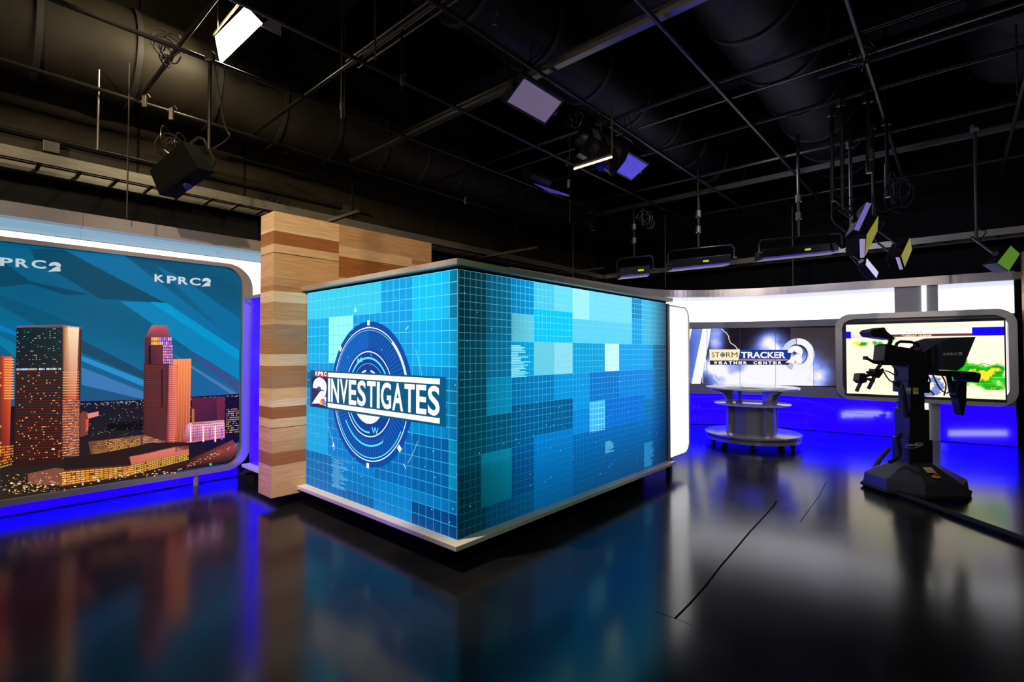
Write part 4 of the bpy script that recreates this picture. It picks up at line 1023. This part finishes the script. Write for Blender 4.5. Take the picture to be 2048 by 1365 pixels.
# vertical hanger rods
random.seed(12)
rods = [(200,22,300,5.9,'pale'),(690,20,235,5.6,''),(684,60,238,6.0,'bright'),(751,0,120,4.9,'bright'),(803,5,140,5.2,''),(805,30,180,5.1,''),(575,130,258,8.0,'thin'),(565,130,255,8.0,'thin'),(598,150,265,8.2,'thin'),(705,270,420,9.0,'thin'),
        (1139,270,445,8.6,'bright'),(1230,170,420,9.5,'thin'),(1480,30,190,9.0,'thin'),(1605,0,160,9.0,'thin'),(1564,180,310,10.5,'thin'),(1395,240,330,10.0,'thin'),(1687,0,105,8.0,'thin'),(2032,60,190,5.5,'yellow lit'),(1032,330,470,11.5,'thin'),(838,400,540,10.5,'thin'),(1146,455,560,12.0,'pale'),(1330,430,575,11.3,'pale'),(255,370,437,5.3,'thin'),(1585,480,578,10.6,'pale')]
for i,(x,y0,y1,Y,ad) in enumerate(rods):
    p, q = at(x,y0,Y), at(x,y1,Y); q = Vector((p.x,p.y,q.z)); p = Vector((p.x,p.y,7.2 if y0 < 200 else max(p.z,4.7)))
    for bb,zz,rr_ in ((8.05,5.42,0.64),(4.1,5.8,0.52),(1.7,5.7,0.59),(-0.75,5.85,0.64)):
        if abs(p.dot(LD)-bb) < rr_: p.z = min(p.z, zz-math.sqrt(rr_**2-(p.dot(LD)-bb)**2)+0.01)
    r = 0.007 if ad in ('thin','') else 0.0105
    o = MB().tube([q,p], r, 8).build('hanger_rod', M_strut if r > 0.01 else M_pipe, smooth=True)
    where = ('at the far left' if x < 300 else 'above the wood wall' if x < 620 else 'left of the large panel light' if x < 900 else 'above the cube corner' if x < 1100 else 'near the small violet panel' if x < 1300 else 'above the storm video wall' if x < 1620 else 'at the right of the grid')
    h_ = 'high up' if y0 < 120 else 'at mid height' if y0 < 320 else 'low down'
    k_ = sorted(r_[0] for r_ in rods).index(x)+1; sfx = {1:'st',2:'nd',3:'rd',21:'st',22:'nd',23:'rd'}.get(k_,'th')
    tag(o, '%s steel hanging rod %s, %d%s rod from the left' % (ad or 'plain', where, k_, sfx), 'rod', 'hanger rods')
# ladder cable trays
def tray(P, Q, n, off, z, label, cut=None):
    """rails from P to Q, far rail at P+off"""
    root = thing('cable_tray', P+UP*z, label, 'cable tray', 'ladder cable trays'); d = (Q-P).normalized(); L = (Q-P).length
    for k, o_ in ((0,Vector((0,0,0))),(1,off)):
        a, b = P+o_, Q+o_; t = off.normalized()*0.012
        MB().hexa([a+UP*z,b+UP*z,b+t+UP*z,a+t+UP*z,a+UP*(z+0.13),b+UP*(z+0.13),b+t+UP*(z+0.13),a+t+UP*(z+0.13)]).build('side_rail', M_tray, root)
    for k in range(n):
        c = P+d*(L*(k+0.5)/n); MB().hexa([c+e*s1+off*s2+UP*(z+h) for h in (0.02,0.05) for e,s1,s2 in ((d,-0.02,0.03),(d,0.02,0.03),(d,0.02,0.97),(d,-0.02,0.97))]).build('rung', M_strut, root)
    for k in range(3):
        c = off*(0.3+0.2*k); MB().tube([P+c+UP*(z+0.065),Q+c+UP*(z+0.065)],0.012,6).build('cable', M_rub, root, smooth=True)
tray(RL(-2.5,8.05), RL(13.2,8.05), 42, LD*0.5, 3.83, 'ladder cable tray running along the left wall behind the skyline video wall')
tray(RL(13.3,8.5), RL(13.3,-5.5), 36, RD*0.5, 3.83, 'ladder cable tray running high across the back wall over the curved set')
for a,b0 in ((4.2,7.0),(8.2,6.6),(11.4,6.9)):
    tag(MB().rl(a,a+0.05,b0,8.6,3.78,3.83).build('tray_bracket', M_strut), {4.2:'nearest',8.2:'middle',11.4:'farthest'}[a]+' pale bracket bar under the left cable tray', 'bracket', 'tray bracket bars')
# clusters of round power plugs on the left tray
for k,(x,y) in enumerate(((535,394),(548,398),(561,402),(573,405),(786,458),(801,461),(813,465),(826,468),(839,471))):
    Y = 8.0 if x < 600 else 10.4
    p = at(x,y,Y); MB2 = MB().tube([p-LD*0.05,p+LD*0.03],0.042,12).tube([p-LD*0.06,p-LD*0.05],0.028,12)
    tag(MB2.build('power_connector', M_plast, smooth=True), '%s power connector in the row on the left cable tray above the wood wall' % NUM[k], 'connector', 'power connectors on the tray')

# ------------------------------------------------------------------ the overhead work light and the lamps of the grid
wl = thing('work_light', at(480,60,6.0), 'bright box shaped work light hanging near the ceiling at the upper left', 'work light')
M_work = mat('work_light_face', (0.8,0.8,0.8), 0.5, emit=(1.0,0.93,0.68), es=20.0)
A1, A2, A3, A4 = at(430,73,6.35), at(490,13,5.65), at(522,46,5.72), at(440,126,6.42)
nrm = (A2-A1).cross(A4-A1).normalized()
if nrm.dot(CAMP-A1) < 0: nrm = -nrm
bk = -nrm*0.06
MB().slab([A1,A2,A3,A4], bk*0.3).build('lamp_face', M_work, wl)
MB().slab([A1+bk*0.31,A2+bk*0.31,A3+bk*0.31,A4+bk*0.31], Vector((0.03,0.10,0.12))).build('housing', M_bmet, wl)
MB().slab([at(522,29,5.75),at(561,50,6.0),at(561,71,6.0),at(522,52,5.75)], Vector((0.0,0.02,0.0))).build('end_flap', mat('pale_flap',(0.45,0.42,0.32),0.5), wl)
MB().slab([at(425,70,6.4),at(478,6,5.6),at(480,10,5.6),at(428,72,6.4)], Vector((0.0,0.02,0.05))).build('side_flap', mat('pale_flap'), wl)
for x,y in ((435,60),(505,14)):
    p = at(x,y,6.05); MB().tube([p,Vector((p.x,p.y,7.2))],0.008,6).build('hanger_wire', M_bmet, wl)
lf = Vector((-3.0,5.55,4.9))
lamp('AREA', (A1+A3)/2+nrm*0.10, (A1+A3)/2+nrm*3, 50, (1.0,0.80,0.50), 0.9, 0.3)
lamp('POINT', (A1+A3)/2+nrm*0.35-UP*0.1, (0,0,0), 26, (1.0,0.82,0.5), 0.12)

def panel(C4, depth, emit, es, label, name='panel_light', stem=None, group=None, yoke=True, face=(0.05,0.05,0.055), frame=0.03, cat='studio light'):
    c = sum(C4, Vector((0,0,0)))/4; root = thing(name, c, label, cat, group)
    n = (C4[1]-C4[0]).cross(C4[3]-C4[0]).normalized()
    if n.dot(CAMP-c) < 0: n = -n
    u = (C4[1]-C4[0]).normalized(); v = (C4[3]-C4[0]).normalized()
    O4 = [C4[0]-(u+v)*frame, C4[1]+(u-v)*frame, C4[2]+(u+v)*frame, C4[3]+(v-u)*frame]
    MB().slab([p-n*0.004 for p in O4], -n*depth).build('housing', M_dead if not emit else M_bmet, root, bevel=0.004)
    m = mat('diffuser_%s' % str(emit), face, 0.5, emit=lin(emit), es=es) if emit else M_dead
    MB().slab(C4, -n*0.003).build('diffuser', m, root)
    for k in range(3):
        p = O4[0]-n*(depth*0.5)+u*((O4[1]-O4[0]).length*(0.25+0.25*k)); 
    if yoke:
        side0 = (O4[0]+O4[3])/2-n*depth*0.5-u*0.03; side1 = (O4[1]+O4[2])/2-n*depth*0.5+u*0.03
        top = -n*(depth+0.12)-v*0.16*0+UP*0.30
        MB().tube([side0,side0+top*0.9,side0+top+u*0.05,side1+top-u*0.05,side1+top*0.9,side1],0.014,8).build('yoke', M_pipe, root, smooth=True)
        MB().tube([side0-u*0.02,side0+u*0.02],0.035,12).build('yoke_knob', M_plast, root, smooth=True)
        MB().tube([side1-u*0.02,side1+u*0.02],0.035,12).build('yoke_knob', M_plast, root, smooth=True)
        if stem:
            q = (side0+side1)/2+top
            MB().tube([q,Vector((q.x,q.y,stem))],0.018,8).build('stem', M_bmet, root, smooth=True)
            MB().box(q.x-0.04,q.x+0.04,q.y-0.03,q.y+0.03,stem-0.05,stem+0.05).build('pipe_clamp', M_strut, root, bevel=0.005)
            cable([q+Vector((0.03,0,0)),q+Vector((0.18,0.05,0.15)),q+Vector((0.10,0.1,0.32)),Vector((q.x+0.03,q.y,stem))],0.008,'power_cord',root)
    return root, c, n
def rlp(p1, ul, vl, vz): return [p1, p1+RD*ul, p1+RD*ul+LD*vl-UP*vz, p1+LD*vl-UP*vz]
panel(rlp(Vector((0.129,5.16,4.45)),0.655,0.237,0.164), 0.09, (104,90,118), 0.85, 'large pale violet rectangular light panel hanging overhead, bigger of the two square panels', stem=4.68, group='overhead light panels')  # lamp is off; weak emission stands in for light on its diffuser
panel(rlp(Vector((1.61,7.07,4.45)),0.69,0.264,0.155), 0.09, (66,54,190), 1.1, 'small violet blue square light panel hanging overhead right of the wrapped spotlight', stem=4.68, group='overhead light panels')
px4 = lambda P: [at(x,y,Y) for x,y,Y in P]
panel(px4([(362,286,4.75),(391,335,4.65),(318,386,4.95),(301,342,5.05)]), 0.16, None, 0, 'black light panel seen from behind, hanging over the skyline video wall', stem=4.68, group='overhead light panels', frame=0.02)
# right cluster
panel(px4([(1757,432,6.2),(1755,462,6.35),(1731,512,6.0),(1734,470,5.85)]), 0.20, (150,150,60), 0.75, 'tall yellowish green panel light in the right hand cluster, longest of that cluster', stem=4.68, group='cluster of panel lights at the right', frame=0.008)
panel(px4([(1820,476,6.6),(1824,500,6.7),(1810,534,6.4),(1803,512,6.3)]), 0.16, (156,152,70), 0.8, 'smaller yellowish panel light at the right side of the hanging cluster', stem=4.68, group='cluster of panel lights at the right', frame=0.008)
panel(px4([(1734,517,7.2),(1757,545,7.4),(1753,556,7.2),(1732,530,7.0)]), 0.10, (214,204,240), 1.0, 'lowest small white panel light pointing down under the right hand cluster', stem=4.68, group='cluster of panel lights at the right', frame=0.006)
panel(px4([(1733,405,5.9),(1743,407,5.9),(1718,462,5.7),(1708,459,5.7)]), 0.15, (120,104,190), 0.8, 'upper panel light with violet lit edge in the right hand cluster', stem=4.68, group='cluster of panel lights at the right', frame=0.006)  # coloured light on the housing edge put in as a glowing face
panel(px4([(2022,492,6.6),(2040,508,6.75),(2018,542,6.5),(1995,526,6.35)]), 0.14, (84,130,24), 0.85, 'green square panel light hanging alone at the far right', stem=4.68, frame=0.012)
# edge rims of two cluster panels, violet light on them put in as emission
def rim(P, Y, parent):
    MB().slab([at(x,y,Y) for x,y in P], Vector((0.0,0.015,0))).build('edge_rim', mat('lit_rim_glow',(0.5,0.46,0.62),0.4,emit=lin((150,140,190)),es=0.7), parent)
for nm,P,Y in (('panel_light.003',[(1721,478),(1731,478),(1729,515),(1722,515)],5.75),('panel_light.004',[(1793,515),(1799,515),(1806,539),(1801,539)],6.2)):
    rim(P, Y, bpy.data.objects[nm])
# long poles and loops of cable of the cluster
for k,(x,Y,l) in enumerate(((1738,6.0,'left'),(1775,6.6,'right'))):
    p = at(x,380 if k else 330,Y); root = thing('hanging_pole', p, '%s vertical hanging pole of the right hand light cluster' % l, 'pole', 'poles of the right light cluster')
    MB().tube([p,Vector((p.x,p.y,6.3))],0.022,10).build('tube', M_bmet, root, smooth=True)
    MB().tube([p-UP*0.1,p+UP*0.35],0.035,10).build('sleeve', M_pipe, root, smooth=True)
    MB().box(p.x-0.05,p.x+0.05,p.y-0.04,p.y+0.04,4.62,4.78).build('pipe_clamp', M_bmet, root, bevel=0.004)
random.seed(31)
def tangle(x, y, Y, n, R, label, m=M_rub):
    c = at(x,y,Y); root = thing('cable_bundle', c, label, 'cables', 'bundles of cable on the grid')
    for k in range(n):
        a0 = random.uniform(0,6.28); rr_ = R*random.uniform(0.5,1.1); e = Vector((math.cos(a0*1.3),math.sin(a0*1.3),0)).normalized(); o_ = Vector([random.uniform(-R,R)*0.5 for _ in range(3)])
        P = [c+o_+e*math.cos(t)*rr_+UP*math.sin(t)*rr_*random.uniform(0.7,1.2) for t in [a0+i*0.7 for i in range(8)]]
        MB().tube(catmull([tuple(p) for p in P],4),0.008,6).build('cable_loop', m, root, smooth=True)
tangle(345,285,5.0,6,0.14,'tangle of black cable above the black light panel at the left', M_pipe)
tangle(335,100,5.2,8,0.15,'tangle of cable on the crossing pipes beside the bright work light')
tangle(1290,438,9.6,7,0.17,'pale tangle of cable on the strut above the light bars', M_strut)
tangle(1185,445,9.6,5,0.14,'tangle of cable left of the light bars on the strut', M_pipe)
tangle(1790,380,6.3,9,0.20,'large tangle of cable among the right hand light cluster')
tangle(1730,115,5.0,4,0.13,'coil of cable hanging on the upright pipes near the top right', M_pipe)
tangle(1150,240,6.4,5,0.13,'cable loops between the two square light panels', M_pipe)
# fresnel spotlight wrapped in blackwrap
c = at(1190,290,6.8); fz = thing('spotlight', c, 'black wrapped spotlight hanging between the two square light panels', 'studio light')
ax = (RD*0.75-LD*0.5-UP*0.35).normalized()
MB().tube([c-ax*0.28,c-ax*0.2,c+ax*0.12,c+ax*0.32],[0.10,0.15,0.16,0.21],16).build('lamp_barrel', M_bmet, fz, smooth=True)
MB().tube([c+ax*0.30,c+ax*0.36],0.18,16).build('front_ring', M_plast, fz, smooth=True)
s_ = ax.cross(UP).normalized()*0.2
MB().tube([c+s_,c+s_+UP*0.28,c-s_+UP*0.28,c-s_],0.013,8).build('yoke', M_strut, fz, smooth=True)
MB().tube([c+UP*0.28,Vector((c.x,c.y,4.68))+Vector((0,0,0))],0.016,8).build('stem', M_strut, fz, smooth=True)
random.seed(5)
foil = mat('black_foil', (0.02,0.02,0.03), 0.25, 0.6)
mb = MB(); vs = []; fs = []; nu_, nv_ = 16, 7
for j in range(nv_):
    for i in range(nu_):
        t = 2*math.pi*i/nu_; rr_ = 0.20+0.06*random.random(); q = ax.cross(s_).normalized(); s0 = s_.normalized()
        vs.append(c+ax*(-0.2+0.1*j)+(s0*math.cos(t)+q*math.sin(t))*rr_-UP*0.03)
for j in range(nv_-1):
    for i in range(nu_): fs.append((j*nu_+i,j*nu_+(i+1)%nu_,(j+1)*nu_+(i+1)%nu_,(j+1)*nu_+i))
mb.add(vs, fs).build('foil_wrap', foil, fz)
# second dark spotlight behind with violet edge
c = at(1075,355,9.0); fz2 = thing('spotlight', c, 'dark spotlight with violet lit barn door hanging left of the thin white tube light', 'studio light')
MB().tube([c-RD*0.3,c-RD*0.1,c+RD*0.2],[0.12,0.16,0.19],16).build('lamp_barrel', M_bmet, fz2, smooth=True)
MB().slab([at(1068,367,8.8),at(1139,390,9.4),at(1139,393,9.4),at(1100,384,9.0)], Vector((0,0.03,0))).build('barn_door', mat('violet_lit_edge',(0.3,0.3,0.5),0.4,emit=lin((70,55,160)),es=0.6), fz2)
MB().tube([c,Vector((c.x,c.y,4.68))],0.018,8).build('stem', M_bmet, fz2, smooth=True)
# bare glowing tubes seen edge-on
for (x0,y0,Y0,x1,y1,Y1,r,es,l) in ((1148,338,6.5,1224,314,6.2,0.014,1.6,'thin warm white tube light between the wrapped spotlight and the violet panel'),):
    root = thing('tube_light', at(x0,y0,Y0), l, 'studio light')
    MB().tube([at(x0,y0,Y0),at(x1,y1,Y1)],r,10).build('tube', mat('warm_tube',(0.6,0.6,0.6),0.4,emit=(1.0,0.82,0.55),es=es), root, smooth=True)
    MB().tube([at(x0,y0,Y0)+UP*0.05,at(x1,y1,Y1)+UP*0.05],0.03,8).build('housing', M_bmet, root, smooth=True)
    p = at(x1,y1,Y1); MB().tube([p+UP*0.04,Vector((p.x,p.y,4.68))],0.012,8).build('stem', M_strut, root, smooth=True)
# three light bars in yokes above the storm wall
def lightbar(x0, x1, yt, yb, Y, xs, label, disp):
    root = thing('light_bar', at((x0+x1)/2,yb,Y), label, 'studio light', 'light bars in yokes over the curved set')
    sl_ = -0.10
    f = lambda x,y: at(x, y+(x-x0)*sl_, Y)
    hb = yb-(yb-yt)*0.52
    mb = MB().slab([f(x0+6,hb),f(x1-6,hb),f(x1-6,yb),f(x0+6,yb)], Vector((0,0.22,0))); mb.build('housing', M_bmet, root, bevel=0.006)
    MB().slab([f(x0+8,yb-3.5),f(x1-8,yb-3.5),f(x1-8,yb),f(x0+8,yb)], Vector((0,-0.012,0))).build('lens_edge', mat('violet_lens',(0.1,0.1,0.2),0.3,emit=lin((46,30,150)),es=0.8), root)
    MB().tube([f(x0,(hb+yb)/2),f(x0,yt+6),f(x0+5,yt),f(x1-5,yt),f(x1,yt+6),f(x1,(hb+yb)/2)],0.014,8).build('yoke', M_pipe, root, smooth=True)
    for x in (x0,x1): MB().tube([f(x-2,(hb+yb)/2),f(x+5,(hb+yb)/2)],0.03,10).build('yoke_knob', M_plast, root, smooth=True)
    xm = xs; q = f(xm,yt); MB().tube([q,Vector((q.x,q.y,4.7))],0.022,8).build('stem', M_bmet, root, smooth=True)
    for dz in (0.25,0.5): MB().tube([q+UP*dz,q+UP*(dz+0.1)],0.04,10).build('collar', M_strut, root, smooth=True)
    MB().slab([f(disp,hb+7),f(disp+11,hb+7),f(disp+11,hb+10.5),f(disp,hb+10.5)], Vector((0,-0.01,0))).build('display', mat('yellow_display',(0.1,0.1,0.02),0.3,emit=lin((190,200,40)),es=1.0), root)
    MB().slab([f(disp-22,hb+15),f(disp-10,hb+15),f(disp-10,hb+17),f(disp-22,hb+17)], Vector((0,-0.008,0))).build('label', mat('blue_label',(0.05,0.08,0.2),0.4), root)
lightbar(1234,1306,518,557,9.0,1268,'leftmost and smallest of the three yoked light bars over the curved set',1276)
lightbar(1336,1468,503,541,7.9,1397,'middle one of the three yoked light bars over the curved set',1406)
lightbar(1518,1684,482,520,7.1,1598,'rightmost and widest of the three yoked light bars over the curved set',1610)
# pipe clamps and pale hooks at crossings
for k,(x,y,Y,l) in enumerate(((289,203,5.3,'pale hook bracket on the pipe at the far left'),(343,228,5.0,'clamp on the pipe above the black light panel'),(683,216,6.4,'clamp with hook below the pipe left of centre'),(804,160,5.2,'hook on the crosswise pipe left of the large light panel'),(989,38,4.9,'clamp on the lengthwise pipe at top centre'),(930,402,9.2,'pale bracket hanging above the cube corner'),(1134,325,7.6,'upper pale bracket beside the thin tube light'),(1137,368,7.6,'lower pale bracket below the thin tube light'),(1742,310,5.8,'pale bracket on the right hand light cluster'))):
    p = at(x,y,Y); mb = MB().box(p.x-0.02,p.x+0.02,p.y-0.012,p.y+0.012,p.z-0.06,p.z+0.06).tube([p+UP*0.06,p+UP*0.09+RD*0.03,p+UP*0.06+RD*0.05],0.008,6)
    tag(mb.build('pipe_hook', M_strut, bevel=0.002), l, 'hook', 'hooks and clamps on the grid')

# unseen bars added behind the camera to put white streaks on the blue panels
M_streak = mat('streak_bar_glow', (0.5,0.5,0.5), 0.3, emit=(1.0,0.98,1.0), es=9.0)
CR = Matrix.Rotation(PITCH,3,'X')
def mirror_bar(x0, x1, y0, y1, i_px, label):
    i = idx_px(i_px); n = (NV[i]+UP*LEAN).normalized(); w0 = CV[i]+NV[i]*0.06
    out = []
    for x,y in ((x0,y0),(x1,y0),(x1,y1),(x0,y1)):
        d = ray(x,y).normalized(); t = (w0-CAMP).dot(n)/d.dot(n); p = CAMP+d*t; r = d-n*2*d.dot(n)
        out.append(p+r*(11.5/abs(r.dot(NV[i]))))
    c = sum(out,Vector((0,0,0)))/4; root = thing('added_streak_bar', c, label, 'light', 'light bars added behind the camera')
    MB().slab(out, NV[i]*0.05).build('diffuser', M_streak, root)
    u = (out[1]-out[0]).normalized()*0.05; v = (out[3]-out[0]).normalized()*0.05
    MB().slab([out[0]-u-v+NV[i]*0.055,out[1]+u-v+NV[i]*0.055,out[2]+u+v+NV[i]*0.055,out[3]-u+v+NV[i]*0.055], NV[i]*0.08).build('housing', M_bmet, root)
    for q in (out[0],out[1]):
        q = q+NV[i]*0.09; MB().tube([q,Vector((q.x,q.y,7.2))],0.012,6).build('hanger_wire', M_bmet, root)
mirror_bar(1660,1778,822,834,1720,'long white light bar added unseen behind the camera, mirrored left of the camera robot')
#'long white light bar added unseen behind the camera, mirrored beside the round table')
#'short white light bar added unseen behind the camera, mirrored left of the round table')
mirror_bar(1892,2015,861,872,1960,'white light bar added unseen behind the camera, mirrored right of the camera robot')
